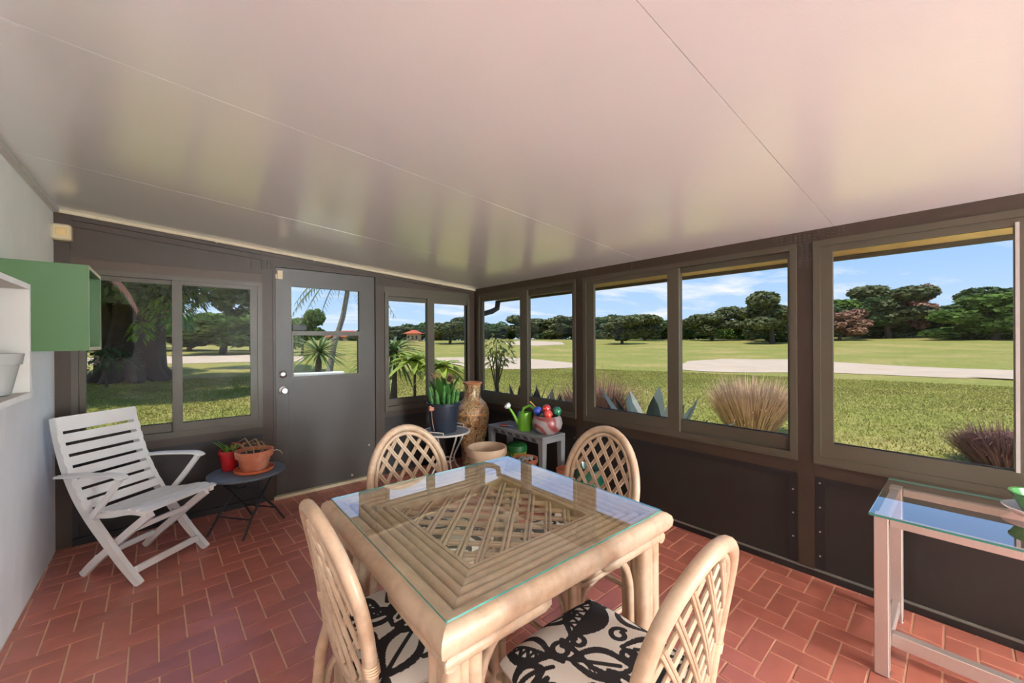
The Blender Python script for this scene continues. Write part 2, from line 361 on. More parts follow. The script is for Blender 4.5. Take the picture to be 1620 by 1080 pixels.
for u0, u1 in ((-.505, .60), (1.685, 2.745)):
    piece('low_panel', to_back, wallB, M_DPANEL, (u0, u1, -.06, -.012, 0, .60))
    piece('apron_rail', to_back, wallB, M_BROWN, (u0, u1, -.085, -.002, .585, .648))
    piece('panel_molding', to_back, wallB, M_BLACK, (u0, u1, -.02, -.004, .55, .585), (u0, u0+.03, -.02, -.002, .05, .585), (u1-.03, u1, -.02, -.002, .05, .585))
    piece('sill', to_back, wallB, M_BRONZE, (u0, u1, -.06, .014, .648, .660))
    piece('kick_strip', to_back, wallB, M_BLACK, (u0, u1, -.02, .012, 0, .045))
slider('window_5', 'two-sash slider behind the white folding chair', to_back, -.505, .60, .660, 1.88, (.015, .074), ((-.44, .012), (.074, .515)), (.755, 1.815), False)
slider('window_6', 'small slider between the door and the corner', to_back, 1.685, 2.745, .660, 1.88, (2.181, 2.265), ((1.742, 2.181), (2.265, 2.715)), (.765, 1.80), False)
# door
M_DOOR = mat('door_paint', (66, 59, 52), .45, var=.05, bump=.05, bscale=240)
door = struct('door_1', 'dark half-glass entry door with two round locks')
piece('jamb', to_back, door, M_BROWN, (.68, .70, -.085, .006, 0, 2.045), (1.588, 1.605, -.085, .006, 0, 2.045), (.70, 1.588, -.085, .006, 2.03, 2.045))
slab = piece('door_slab', to_back, door, M_DOOR, (.704, .828, -.05, -.008, .03, 2.026), (1.430, 1.584, -.05, -.008, .03, 2.026), (.828, 1.430, -.05, -.008, 1.872, 2.026), (.828, 1.430, -.05, -.008, .03, 1.045))
piece('glazing_bar', to_back, slab, M_BRONZE, (.828, 1.430, -.045, -.002, 1.432, 1.472), (.828, .842, -.045, -.004, 1.045, 1.432), (1.418, 1.430, -.045, -.004, 1.045, 1.432), (.842, 1.418, -.045, -.004, 1.045, 1.058))
piece('pane', to_back, slab, G_WIN, (.828, 1.430, -.031, -.028, 1.472, 1.872)); piece('pane', to_back, slab, G_WIN, (.842, 1.418, -.031, -.028, 1.058, 1.432))
piece('kick_panel', to_back, slab, M_DOOR, (.80, 1.46, -.01, -.004, .16, 1.01))
piece('door_latch', to_back, slab, M_BLACK, (.835, .945, -.005, .012, 1.478, 1.528))
def disc(name, parent, u, z, prof, material):
    mb = MB(); n = 18
    mb.rings([[to_back(u+r*math.cos(2*math.pi*k/n), d, z+r*math.sin(2*math.pi*k/n)) for k in range(n)] for r, d in prof])
    return mb.build(name, material, parent, smooth=True)
disc('deadbolt', slab, .757, 1.087, [(.032, -.008), (.032, .004), (.024, .012), (.012, .014)], M_CHROME)
kn = disc('door_knob', slab, .757, .947, [(.032, -.008), (.032, .0), (.013, .006), (.013, .03), (.027, .042), (.03, .058), (.02, .07)], M_CHROME)
disc('screw', slab, 1.52, .33, [(.008, -.008), (.008, -.003)], M_ALU); disc('screw', slab, 1.35, .065, [(.01, -.008), (.009, .004)], M_CREAM)
piece('alarm_contact', to_back, slab, M_BEIGE, (.716, .756, -.008, .012, 1.925, 2.0)); piece('alarm_magnet', to_back, door, M_BEIGE, (.700, .712, .006, .016, 1.925, 1.965))
piece('threshold', to_back, door, M_CREAM, (.68, 1.605, -.06, .03, 0, .026))
# trim strips under the ceiling
t1 = MB().prism([(XL, CZ(XL)-.022), (XR, CZ(XR)-.022), (XR, CZ(XR)), (XL, CZ(XL))], 'y', YB-.028, YB).build('trim_1', M_CREAM); t1['kind'] = 'structure'; t1['label'] = 'cream strip where back wall meets ceiling'
t2 = MB().box(XL, XL+.03, YS, YB-.03, CZ(XL)-.028, CZ(XL)-.0025).build('trim_2', mat('grey_trim', (206, 202, 196), .5)); t2['kind'] = 'structure'; t2['label'] = 'grey-white strip along top of stucco wall'
for u in (.28, 1.0, 2.35): MB().box(u, u+.014, YB-.036, YB-.028, CZ(u)-.03, CZ(u)-.012).build('clip', M_CREAM, t1)
# roof overhang outside the window wall, with its gutter pipe at the corner
ov = struct('roof_overhang', 'tan soffit and dark fascia above the windows outside')
XO = XR+.47
MB().prism([(XR+.085, 1.99), (XO, 1.955), (XO, 1.985), (XR+.085, 2.03)], 'y', YS, YB+.15).build('soffit', mat('tan_soffit', (206, 184, 112), .6), ov)
MB().box(XO, XO+.025, YS, YB+.15, 1.908, 2.01).build('fascia', mat('tan_soffit', (0, 0, 0)), ov); MB().box(XO-.006, XO+.03, YS, YB+.15, 1.882, 1.908).build('drip_edge', mat('dark_fascia', (84, 74, 52), .6), ov)
MB().tube([(XO-.02, YB+.10, 1.90), (XO-.03, YB+.11, 1.80), (XO-.10, YB+.13, 1.76), (XR+.16, YB+.16, 1.70), (XR+.12, YB+.17, 1.60), (XR+.12, YB+.17, -.1)], .035, 10).build('downpipe', M_BLACK, ov, smooth=True)

# ------------------------------------------------------------------ rattan dining set
def arc(c, r, a0, a1, n, f): return [f(c, r, a0+(a1-a0)*k/n) for k in range(n+1)]
TC = (.922, 1.205); TR = R(-1.2)
table = thing('dining_table', 'square whitewashed rattan dining table under a sheet of glass', 'table', (*TC, 0), TR)
HS = .450                                        # half the side of the glass
def side_piece(name, prof, material, length=None):
    """a rail along one side: profile of (distance in from the edge, height), mitred at both ends, four of them"""
    mb = MB(); rg = [[(s*(HS-o), -(HS-o), z) for o, z in prof] for s in (-1, 1)]
    first = mb.rings(rg).build(name, material, table, smooth=True)
    for k in range(1, 4):
        c = first.copy(); COL.objects.link(c); c.parent = table; c.rotation_euler = (0, 0, k*math.pi/2)
    return first
def half_round(o0, o1, zb, zt, n=7):             # rounded strip from o0 (outer) to o1 (inner)
    w_ = (o1-o0)/2; c = (o0+o1)/2
    return [(c-w_*math.cos(math.pi*k/n), zb+(zt-zb)*math.sin(math.pi*k/n)**.6 if 0 < k < n else zb) for k in range(n+1)]
side_piece('edge_rail', [(.0, .741), (-.014, .739), (-.026, .728), (-.030, .712), (-.027, .692), (-.016, .676), (.0, .670), (.03, .670), (.03, .741)], M_RATTAN)
for o0, o1, zt in ((.0, .052, .7395), (.052, .084, .736), (.084, .116, .733), (.116, .148, .730), (.148, .178, .727)):
    side_piece('frame_band', half_round(o0+.0008, o1-.0008, .706, zt), M_RATTAN)
side_piece('inner_rail', [(.178, .722), (.19, .722), (.19, .68), (.178, .68)], M_RATTAN)
IN = HS-.19
def cane_pair(mb, a, b, r, gap, zo=0, n=6, up=(0, 0, 1)):
    a = Vector(a); b = Vector(b); d = (b-a).normalized(); p = d.cross(Vector(up)).normalized()*gap
    for s in (-1, 1): mb.tube([a+p*s, b+p*s], r, n)
    return mb
for sg in (1, -1):
    k = -IN*2+.05
    while k < IN*2-.01:
        lo, hi = max(-IN, k-IN), min(IN, k+IN)   # x - sg*y = k  crossing the opening
        if hi-lo > .03: cane_pair(MB(), (lo, sg*(lo-k), .704 if sg > 0 else .696), (hi, sg*(hi-k), .704 if sg > 0 else .696), .0062, .0075).build('lattice_strip', M_RATTAN, table, smooth=True)
        k += .098
for sx in (-1, 1):
    for sy in (-1, 1):
        mb = MB(); lx, ly = sx*(HS-.055), sy*(HS-.055)
        for a, b, r_ in ((-1, -1, .024), (1, -1, .024), (-1, 1, .024), (1, 1, .024), (0, -1, .018), (-1, 0, .018), (1, 0, .018), (0, 1, .018)):
            q = .030; mb.tube([(lx+a*q, ly+b*q, 0), (lx+a*q, ly+b*q, .67)], r_, 10)
        mb.build('leg', M_RATTAN, table, smooth=True)
        for ax in (0, 1):                         # bent bracket and short under rail on both sides of the leg
            def P(t, z): return (lx-sx*t, ly, z) if ax == 0 else (lx, ly-sy*t, z)
            MB().tube([P(.062, .30), P(.064, .46)]+[P(.064+.11*(1-math.cos(a)), .46+.16*math.sin(a)) for a in [math.pi/2*k/7 for k in range(1, 8)]]+[P(.23, .625)], .014, 9).build('bracket', M_RATTAN, table, smooth=True)
            def Q(t, z): return (lx-sx*t, ly+sy*.045, z) if ax == 0 else (lx+sx*.045, ly-sy*t, z)
            MB().tube([Q(-.062, .652), Q(.0, .652), Q(.25, .652), Q(.272, .653), Q(.28, .654)], [.020, .020, .020, .014, .005], 10).build('under_rail', M_RATTAN, table, smooth=True)
# the glass: clear faces, sea-green ground edge
def glass_sheet(name, x0, x1, y0, y1, z0, z1, parent, edge_rgb):
    g_ = MB().box(x0, x1, y0, y1, z0, z1, .0018).build(name, G_TOP, parent)
    g_.data.materials.append(mat('glass_edge_'+name, edge_rgb, .15, var=.05, spec=.8))
    for p in g_.data.polygons:
        if abs(p.normal.z) < .5: p.material_index = 1
    return g_
glass_sheet('glass_top', -HS, HS, -HS, HS, .7415, .7500, table, (52, 138, 128))

# chairs: one is built with its parts, the others are copies
M_FAB = bpy.data.materials.new('leaf_print_fabric'); M_FAB.use_nodes = True
_t = M_FAB.node_tree; _b = _t.nodes['Principled BSDF']; _b.inputs['Roughness'].default_value = .85
_a = N(_t, 'ShaderNodeAttribute', attribute_name='print'); _m = N(_t, 'ShaderNodeMix', data_type='RGBA')
_r = N(_t, 'ShaderNodeMapRange'); _r.inputs[1].default_value = .35; _r.inputs[2].default_value = .65; _t.links.new(_a.outputs['Fac'], _r.inputs[0])
_m.inputs[6].default_value = (*srgb(232, 224, 210), 1); _m.inputs[7].default_value = (*srgb(40, 36, 36), 1)
_n = N(_t, 'ShaderNodeTexNoise', Scale=420.0, Detail=2.0); _bp = N(_t, 'ShaderNodeBump', Strength=.12, Distance=.002)
_t.links.new(_r.outputs[0], _m.inputs[0]); _t.links.new(_m.outputs[2], _b.inputs['Base Color']); _t.links.new(_n.outputs['Fac'], _bp.inputs['Height']); _t.links.new(_bp.outputs[0], _b.inputs['Normal'])

def print_strokes():
    S = []                                       # (x0,y0,x1,y1,half width)
    def line(pts, wd):
        for k, (p, q) in enumerate(zip(pts, pts[1:])): S.append((*p, *q, wd(k/max(1, len(pts)-2)) if callable(wd) else wd))
    def leaf(cx, cy, L, W, ang, vein, fill=False):
        ca, sa = math.cos(ang), math.sin(ang); T = lambda x, y: (cx+ca*x-sa*y, cy+sa*x+ca*y)
        for s in (-1, 1): line([T(L*(t/12-.5), s*W*math.sin(math.pi*t/12)) for t in range(13)], lambda t: .0055+.004*math.sin(math.pi*t))
        line([T(-L*.75, 0), T(L*.30, 0)], .0055)
        if vein:
            z = [T(L*(-.35+.7*k/9), (W*.72*math.sin(math.pi*(.15+.7*k/9)))*(1 if k % 2 else .08)) for k in range(10)]; line(z, .004)
        if fill:
            for q in range(1, 9): line([T(L*(t/12-.5), -W*q/9*math.sin(math.pi*t/12)) for t in range(13)], .005)
    def curl(cx, cy, r_, a0, turns): line([(cx+r_*(1-.55*k/16)*math.cos(a0+turns*6.283*k/16), cy+r_*(1-.55*k/16)*math.sin(a0+turns*6.283*k/16)) for k in range(17)], .0065)
    leaf(.09, .13, .21, .062, .25, True, True); leaf(-.03, -.02, .17, .048, -.9, False); leaf(.12, -.10, .19, .055, 2.2, False)
    leaf(-.14, .16, .15, .045, 1.9, True); leaf(-.15, -.15, .19, .05, .7, True, True); leaf(.02, -.19, .16, .04, .1, False); leaf(.20, .03, .13, .04, 1.4, False)
    curl(-.075, .085, .032, 0, 1.1); curl(-.015, .075, .026, 2, -1.1); curl(-.19, .02, .035, 1, 1.0); curl(.05, -.055, .028, 4, 1.1); curl(.19, -.19, .03, 2, 1)
    line([(-.045, .11), (-.05, .05), (-.06, -.01), (-.045, -.06)], .007); line([(-.19, .05), (-.16, -.02), (-.10, -.05)], .008); line([(.05, -.09), (.06, -.14), (.10, -.19)], .008)
    leaf(.03, .19, .13, .03, -.3, False); leaf(-.05, -.11, .13, .035, 1.3, True); leaf(-.20, .10, .10, .03, 2.6, False); leaf(.20, .17, .12, .035, 1.0, False); curl(.10, .01, .03, 0, 1.0); curl(-.10, -.20, .028, 3, 1.0)
    return np.array(S)
def cushion_mesh():
    n = 120; u = np.linspace(-1, 1, n+1); U, V = np.meshgrid(u, u)
    k = .30; X = U*np.sqrt(1-k*V**2*.5*np.abs(U)**3); Y = V*np.sqrt(1-k*U**2*.5*np.abs(V)**3)
    m_ = np.maximum(np.abs(U), np.abs(V)); Z = .422+.060*(1-m_**7)**.6*(1-.12*(U**2+V**2)*.5)
    sh = 1-.035*(m_ > .999)
    P = np.stack([X*.226*sh, Y*.226*sh, Z], -1).reshape(-1, 3)
    S = print_strokes(); d = np.full(len(P), 9.0); q = P[:, :2]
    for x0, y0, x1, y1, wd in S:
        a = np.array([x0, y0]); v = np.array([x1-x0, y1-y0]); t = np.clip(((q-a)@v)/max(v@v, 1e-9), 0, 1)
        d = np.minimum(d, np.linalg.norm(q-a-t[:, None]*v, axis=1)-wd*1.25)
    val = np.clip(.5-d/.003, 0, 1)
    idx = np.arange((n+1)**2).reshape(n+1, n+1)
    F = np.stack([idx[:-1, :-1], idx[:-1, 1:], idx[1:, 1:], idx[1:, :-1]], -1).reshape(-1, 4)
    # underside
    lo = P.copy(); lo[:, 2] = .420; nP = len(P)
    me = np_mesh('cushion', np.vstack([P, lo[[0, n, nP-1, nP-1-n]]]), F, M_FAB)
    at = me.attributes.new('print', 'FLOAT', 'POINT'); at.data.foreach_set('value', np.append(val, [0]*4).astype(np.float32))
    return me
def back_y(s, t): return -.235-.085*max(0, t/.49)**1.15+.022*(s/.2)**2
def bp3(s, t, off=0): return (s, back_y(s, t)+off, .44+t*.985)
def outline(a, b, bot, n=22):
    L = [(-bot, -.0), (-(bot*.55+a*.45), .07), (-(bot*.15+a*.85), .14)]
    E_ = [(a*math.cos(math.pi-math.pi*k/n), .20+b*math.sin(math.pi*k/n)) for k in range(n+1)]
    return L+E_+[(-s, t) for s, t in reversed(L)]
def inside(s, t, a, b, bot):
    if t < .012: return False
    if t < .20: hw = bot+(a-bot)*min(1, (t/.20))**.7; return abs(s) < hw
    return (s/a)**2+((t-.20)/b)**2 < 1
def make_chair():
    ch = thing('dining_chair', 'x', 'chair')
    o = outline(.212, .272, .186)
    path = [(-.192, -.275, 0), (-.189, -.255, .20), (-.187, -.24, .36)]+[bp3(s, t) for s, t in o]+[(.187, -.24, .36), (.189, -.255, .20), (.192, -.275, 0)]
    MB().tube(path, .0185, 12).build('back_frame', M_RATTAN, ch, smooth=True)
    MB().tube([bp3(s, t, .004) for s, t in outline(.184, .244, .160)], .0105, 9).build('inner_arch', M_RATTAN, ch, smooth=True)
    MB().tube([bp3(-.16+.32*k/8, .004, .0) for k in range(9)], .011, 9).build('back_rail', M_RATTAN, ch, smooth=True)
    for sg in (-1, 1):
        s0 = -.62
        while s0 < .62:
            pts = [(s0+sg*t/1.42, t) for t in np.linspace(0, .45, 70)]; pts = [p for p in pts if inside(p[0], p[1], .180, .240, .158)]
            if len(pts) > 7:
                mb = MB(); px_ = 1.42/math.hypot(1, 1.42)*.0052; pt_ = -sg*1/math.hypot(1, 1.42)*.0052
                pts = pts[::4]+([pts[-1]] if (len(pts)-1) % 4 else [])
                for e in (-1, 1): mb.tube([bp3(s+e*px_, t+e*pt_, .003*sg) for s, t in pts], .0054, 7)
                mb.build('lattice_strip', M_RATTAN, ch, smooth=True)
            s0 += .074
    M_WRAP = mat('cane_wrap', (214, 184, 150), .5)
    for s in (-1, 1):                             # bindings where the arch meets the post
        mb = MB()
        for k in range(4):
            c = Vector(bp3(s*.204, .085+k*.0075)); mb.tube([c+Vector((0, 0, -.003)), c+Vector((0, 0, .003))], .0215, 12)
        mb.build('binding', M_WRAP, ch, smooth=True)
    ring = lambda h, z: [(h*c_, h*s_, z) for c_, s_ in [(math.copysign(abs(math.cos(a))**.45, math.cos(a)), math.copysign(abs(math.sin(a))**.45, math.sin(a))) for a in [2*math.pi*k/40 for k in range(41)]]]
    MB().tube(ring(.214, .405), .019, 9, cap=False).build('seat_frame', M_RATTAN, ch, smooth=True)
    MB().tube(ring(.210, .372), .013, 8, cap=False).build('apron_ring', M_RATTAN, ch, smooth=True)
    me = cushion_mesh(); link('cushion', me, ch, True)
    for s in (-1, 1):
        mb = MB()
        for dx, dy in ((0, 0), (-s*.028, 0), (0, -.028)): mb.tube([(s*.205+dx, .205+dy, 0), (s*.203+dx, .203+dy, .40)], .0165, 9)
        mb.build('leg', M_RATTAN, ch, smooth=True)
        MB().tube([(s*.196, -.262, .14), (s*.200, -.05, .15), (s*.204, .19, .14)], .012, 8).build('stretcher', M_RATTAN, ch, smooth=True)
        # bent braces: side, front and rear
        MB().tube([(s*.205, .175, .20), (s*.205, .165, .28), (s*.206, .13, .345), (s*.206, .06, .365)], .012, 8).build('brace', M_RATTAN, ch, smooth=True)
        MB().tube([(s*.19, -.245, .16), (s*.20, -.21, .28), (s*.206, -.15, .35), (s*.206, -.07, .366)], .012, 8).build('brace', M_RATTAN, ch, smooth=True)
        MB().tube([(s*.17, .210, .20), (s*.16, .212, .29), (s*.11, .213, .35), (s*.04, .213, .366)], .012, 8).build('brace', M_RATTAN, ch, smooth=True)
    MB().tube([(-.19, .205, .12), (.19, .205, .12)], .012, 8).build('stretcher', M_RATTAN, ch, smooth=True)
    MB().tube([(-.18, -.262, .17), (.18, -.262, .17)], .012, 8).build('stretcher', M_RATTAN, ch, smooth=True)
    return ch
ch0 = make_chair(); GC = 'rattan chairs round the dining table'
spots = [((.612, 1.212), -90, 'rattan chair on the left of the table, lattice back towards the camera'),
         ((.925, .690), 0, 'nearest rattan chair with its leaf print seat in full view'),
         ((.955, 1.69), 180, 'far rattan chair in front of the brown door'),
         ((1.42, 1.25), 90, 'rattan chair on the window side of the table')]
for k, ((x, y), a, lab) in enumerate(spots):
    c = ch0 if k == 0 else copy_tree(ch0)
    c.location = (x, y, 0); c.rotation_euler = (0, 0, R(a)); c['label'] = lab; c['group'] = GC

# ------------------------------------------------------------------ white folding garden chair
fc = thing('folding_chair', 'white slatted resin folding armchair in the corner by the stucco wall', 'chair', (-.118, 3.378, 0), R(-49.6))
def rect_sweep(mb, path, w0, w1, width):
    """flat bar: a path in (forward, height), swept between two sideways positions"""
    P = [Vector(p) for p in path]; up = []; dn = []
    for i, p in enumerate(P):
        t = (P[min(i+1, len(P)-1)]-P[max(i-1, 0)]).normalized(); nrm = Vector((-t.y, t.x))*(width(i/(len(P)-1)) if callable(width) else width)/2
        up.append(p+nrm); dn.append(p-nrm)
    poly = up+dn[::-1]
    return mb.prism([(p.x, p.y) for p in poly], 'y', w0, w1)
def smooth_path(pts, n=5):
    P = [Vector(p) for p in pts]; out = []
    for i in range(len(P)-1):
        p0, p1, p2, p3 = P[max(i-1, 0)], P[i], P[i+1], P[min(i+2, len(P)-1)]
        for k in range(n):
            t = k/n; out.append(.5*((2*p1)+(p2-p0)*t+(2*p0-5*p1+4*p2-p3)*t*t+(3*p1-p0-3*p2+p3)*t**3))
    return out+[P[-1]]
stile = smooth_path([(-.375, .93), (-.345, .80), (-.29, .64), (-.215, .49), (-.125, .365), (-.02, .245), (.10, .115), (.218, 0.005)])
rear = smooth_path([(.255, .395), (.13, .30), (-.02, .18), (-.15, .075), (-.222, .004)])
for s in (-1, 1):
    rect_sweep(MB(), stile, s*.205-.013, s*.205+.013, lambda t: .040+.016*math.sin(math.pi*t)).build('stile', M_WHITE, fc)
    rect_sweep(MB(), rear, s*.172-.012, s*.172+.012, .040).build('rear_leg', M_WHITE, fc)
    arm = smooth_path([(-.30, .598), (-.16, .612), (.0, .622), (.11, .625), (.155, .605)])
    mb = MB(); P = [Vector((p.x, s*.235, p.y)) for p in arm]
    mb.tube(P, [.019, .021, .021]+[.024]*(len(P)-5)+[.023, .016], 10, flat=1.0); 
    for k in range(len(mb.v)): x, y, z = mb.v[k]; c = min(P, key=lambda q: abs(q.x-x)); mb.v[k] = (x, c.y+(y-c.y)*1.35, c.z+(z-c.z)*.5)
    a_ = mb.build('armrest', M_WHITE, fc, smooth=True)
    rect_sweep(MB(), smooth_path([(.125, .605), (.03, .49), (-.075, .375)]), s*.232-.009, s*.232+.009, .03).build('arm_strut', M_WHITE, fc)
    rect_sweep(MB(), smooth_path([(-.13, .372), (.02, .385), (.16, .412), (.27, .405)]), s*.20-.012, s*.20+.012, .03).build('seat_rail', M_WHITE, fc)
def along(path, d):
    for a, b in zip(path, path[1:]):
        L = (b-a).length
        if d <= L: t = (b-a)/L; return a+t*d, t
        d -= L
    return path[-1], (path[-1]-path[-2]).normalized()
def slat(d0, d1, path, off, half, name):
    a, t = along(path, d0); b, _ = along(path, d1); n_ = Vector((t.y, -t.x)) if name == 'back_slat' else Vector((-t.y, t.x))
    if name == 'back_slat': n_ = Vector((-t.y, t.x)); n_ = n_ if n_.x > 0 else -n_
    mb = MB(); pr = [a+n_*off, b+n_*off, b+n_*(off+.012), a+n_*(off+.012)]; rg = []
    for q, e in ((-half, .006), (-half+.012, 0), (half-.012, 0), (half, .006)):
        c = (pr[0]+pr[1]+pr[2]+pr[3])/4; rg.append([((p+(c-p).normalized()*e).x, q, (p+(c-p).normalized()*e).y) for p in pr])
    return mb.rings(rg).build(name, M_WHITE, fc)
for k in range(8):
    d0 = .0 if k == 0 else .034+k*.071
    slat(d0, .086 if k == 0 else d0+.051, stile, .014, .222 if k else .215, 'back_slat')
seatp = smooth_path([(-.10, .378), (.04, .388), (.17, .412), (.285, .402)])
for k in range(7): slat(.005+k*.055, .005+k*.055+.046, seatp, .012, .205+.004*k, 'seat_slat')
MB().box(.155, .178, -.19, .19, .055, .092, .003).build('crossbar', M_WHITE, fc); MB().box(-.155, -.135, -.165, .165, .085, .118, .003).build('crossbar', M_WHITE, fc)
MB().box(.10, .118, -.165, .165, .27, .30, .003).build('crossbar', M_WHITE, fc)
for s in (-1, 1): MB().sphere((-.02, s*.19, .245), .012).build('pivot_bolt', M_CHROME, fc, smooth=True)

# ------------------------------------------------------------------ small black folding table with two pots
M_IRON = mat('black_iron', (38, 38, 42), .4, var=.1); M_SLATE = mat('slate_grey_top', (92, 98, 106), .42, var=.22, vscale=14)
bt = thing('folding_table', 'small round dark folding table beside the white chair', 'table', (.430, 3.505, 0), R(37))
MB().lathe([(.05, .400), (.232, .400), (.245, .408), (.245, .418), (.236, .425), (.04, .426)], 40).build('top', M_SLATE, bt, smooth=True)
for s in (-1, 1):
    MB().tube([(s*-.185, -.15, .006), (s*-.150, -.146, .055), (s*-.105, -.14, .125), (s*.03, -.125, .28), (s*.14, -.115, .399)], .0085, 8).build('leg', M_IRON, bt, smooth=True)
    MB().tube([(s*-.185, .15, .006), (s*-.150, .146, .055), (s*-.105, .14, .125), (s*.03, .125, .28), (s*.14, .115, .399)], .0085, 8).build('leg', M_IRON, bt, smooth=True)
    MB().tube([(s*-.11, -.14, .118), (s*-.11, .14, .118)], .006, 8).build('crossbar', M_IRON, bt, smooth=True)
    MB().tube([(s*.095, -.118, .36), (s*.11, -.06, .335), (s*.11, .06, .335), (s*.095, .118, .36)], .007, 8).build('brace', M_IRON, bt, smooth=True)
M_TERRA = mat('terracotta', (196, 116, 82), .75, var=.16, second=(214, 170, 146), sec_scale=9, sec_lo=.5, sec_hi=.75)
M_SOIL = mat('potting_soil', (46, 36, 30), .95, var=.4, vscale=60, bump=.6, bscale=120)
M_RED = mat('red_glaze', (176, 26, 30), .18, var=.08, coat=.6)
M_LEAF = mat('fresh_leaf', (96, 150, 48), .4, var=.22, vscale=14, rnd=.18, trans=.25)
M_LEAF2 = mat('mid_leaf', (62, 112, 44), .42, var=.25, vscale=12, rnd=.2, trans=.22)
M_DRY = mat('dry_stalk', (150, 112, 74), .8, var=.25, vscale=20, rnd=.2)
def pot(name, label, cat, loc, prof, inner, soil_z, soil_r, m, group=None, n=32):
    t = thing(name, label, cat, loc, 0, group)
    MB().lathe(prof+inner, n).build('pot', m, t, smooth=True)
    if soil_r: MB().lathe([(soil_r, soil_z-.01), (soil_r, soil_z), (soil_r*.6, soil_z+.006), (.01, soil_z+.01)], n).build('soil', M_SOIL, t, smooth=True)
    return t
def blade(mb, base, dirv, L, W, droop=.3, n=5, fold=.15):
    """a tapering leaf with a channelled midrib"""
    b = Vector(base); d = Vector(dirv).normalized(); side_ = d.cross(Vector((0, 0, 1)))
    side_ = side_.normalized() if side_.length > 1e-4 else Vector((1, 0, 0)); rows = []
    for k in range(n+1):
        t = k/n; p = b+d*(L*t)+Vector((0, 0, -droop*L*t*t)); w_ = W*(math.sin(math.pi*min(1, .12+.88*t))**.7 if t < 1 else 0)+.0004
        rows.append([p-side_*w_, p-Vector((0, 0, fold*w_*2)), p+side_*w_])
    v = [q for r_ in rows for q in r_]; f = []
    for k in range(n):
        for e in (0, 1): f.append((k*3+e, k*3+e+1, k*3+e+4, k*3+e+3))
    return mb.add(v, f)
top_z = .4265
P0 = Vector((.468, 3.455)); sauc = MB().lathe([(.10, 0), (.122, .006), (.128, .026), (.122, .026), (.115, .010), (.01, .009)], 36).build('saucer', mat('orange_clay', (206, 104, 60), .7, var=.1), smooth=True)
sauc.location = (P0.x, P0.y, top_z); tag(sauc, 'orange clay saucer under the weathered terracotta pot', 'saucer')
tp = pot('potted_plant', 'weathered terracotta pot of dried stems on the dark folding table', 'potted plant', (P0.x, P0.y, top_z+.0095),
         [(.078, 0), (.083, .004), (.103, .095), (.118, .098), (.124, .145)], [(.112, .146), (.106, .12), (.02, .115)], .120, .105, M_TERRA)
for k in range(7):
    a = k*.9; r_ = .05; mb = MB(); bx_, by_ = r_*math.cos(a), r_*math.sin(a)
    mb.tube([(bx_, by_, .115), (bx_*1.3, by_*1.3, .165), (bx_*1.5-.03, by_*1.5, .20+.012*(k % 3)), (bx_*1.4-.07, by_*1.4, .185+.01*(k % 4))], [.005, .005, .004, .0015], 6).build('dried_stem', M_DRY, tp, smooth=True)
    mb = MB(); blade(mb, (bx_*1.4-.03, by_*1.4, .195), (math.cos(a*2.1), math.sin(a*2.1), -.2), .05, .007, .4); mb.build('withered_leaf', M_DRY, tp)
MB().tube([(.10, -.03, .12), (.14, -.02, .125), (.165, -.02, .11), (.18, -.02, .085)], [.003, .003, .002, .001], 6).build('dried_stem', mat('pale_tendril', (214, 190, 150), .7), tp, smooth=True)
rp_ = pot('potted_plant', 'glossy red pot with a green strappy plant behind the terracotta pot', 'potted plant', (.335, 3.605, top_z), [(.048, 0), (.052, .004), (.066, .125), (.074, .128), (.075, .148)], [(.068, .148), (.064, .13), (.01, .128)], .132, .062, M_RED)
for k in range(13):
    a = k*2.4; mb = MB(); up_ = .7+.5*random.random()
    if k < 3: blade(mb, (.02*math.cos(a), .02*math.sin(a), .13), (-.62, .05*k, .72), .15, .017, .12)
    else: blade(mb, (.03*math.cos(a), .03*math.sin(a), .13), (math.cos(a)*.55, math.sin(a)*.55, up_), .075, .010, .2)
    mb.build('leaf', M_LEAF, rp_)
MB().tube([(.068, .0, .14), (.085, .0, .175), (.05, -.02, .20), (.0, -.03, .18), (-.01, -.03, .14)], .003, 6).build('pot_wire', M_RED, rp_, smooth=True)

# ------------------------------------------------------------------ open cube shelves on the stucco wall
def cube_shelf(name, label, x1, y0, y1, z0, z1, m_out, m_edge, m_in, th=.016):
    t = thing(name, label, 'shelf', (XL, (y0+y1)/2, z0)); D = x1-XL; h = z1-z0; hw = (y1-y0)/2
    MB().box(.0, .008, -hw+th, hw-th, th, h-th).build('back_panel', m_in, t)
    for nm, b in (('side_panel', (0, D, -hw, -hw+th, 0, h)), ('side_panel', (0, D, hw-th, hw, 0, h)), ('top_panel', (0, D, -hw+th, hw-th, h-th, h)), ('bottom_panel', (0, D, -hw+th, hw-th, 0, th))):
        o = MB().box(*b).build(nm, m_out, t); o.data.materials.append(m_edge)
        for p in o.data.polygons:
            if p.normal.x > .9: p.material_index = 1
    return t
M_GREEN = mat('green_laminate', (70, 104, 62), .4, var=.05, vscale=3); M_GREEND = mat('green_inside', (30, 92, 58), .5); M_EDGE = mat('cream_edge', (216, 214, 186), .5)
M_GREY = mat('grey_laminate', (196, 194, 186), .5, var=.04); M_WEDGE = mat('white_edge', (236, 238, 236), .45)
cube_shelf('cube_shelf', 'green open cube shelf high on the stucco wall', -.275, 2.60, 3.02, 1.337, 1.722, M_GREEN, M_EDGE, M_GREEND)
cube_shelf('cube_shelf', 'pale grey open cube shelf nearest the camera, holding a grey pot', -.325, 1.46, 1.90, 1.205, 1.552, M_GREY, M_WEDGE, M_GREY)
gp = MB().lathe([(.040, 0), (.044, .003), (.060, .088), (.065, .089), (.069, .120), (.064, .120), (.058, .09), (.02, .03)], 30).build('plant_pot', mat('grey_pot', (158, 160, 156), .5), smooth=True)
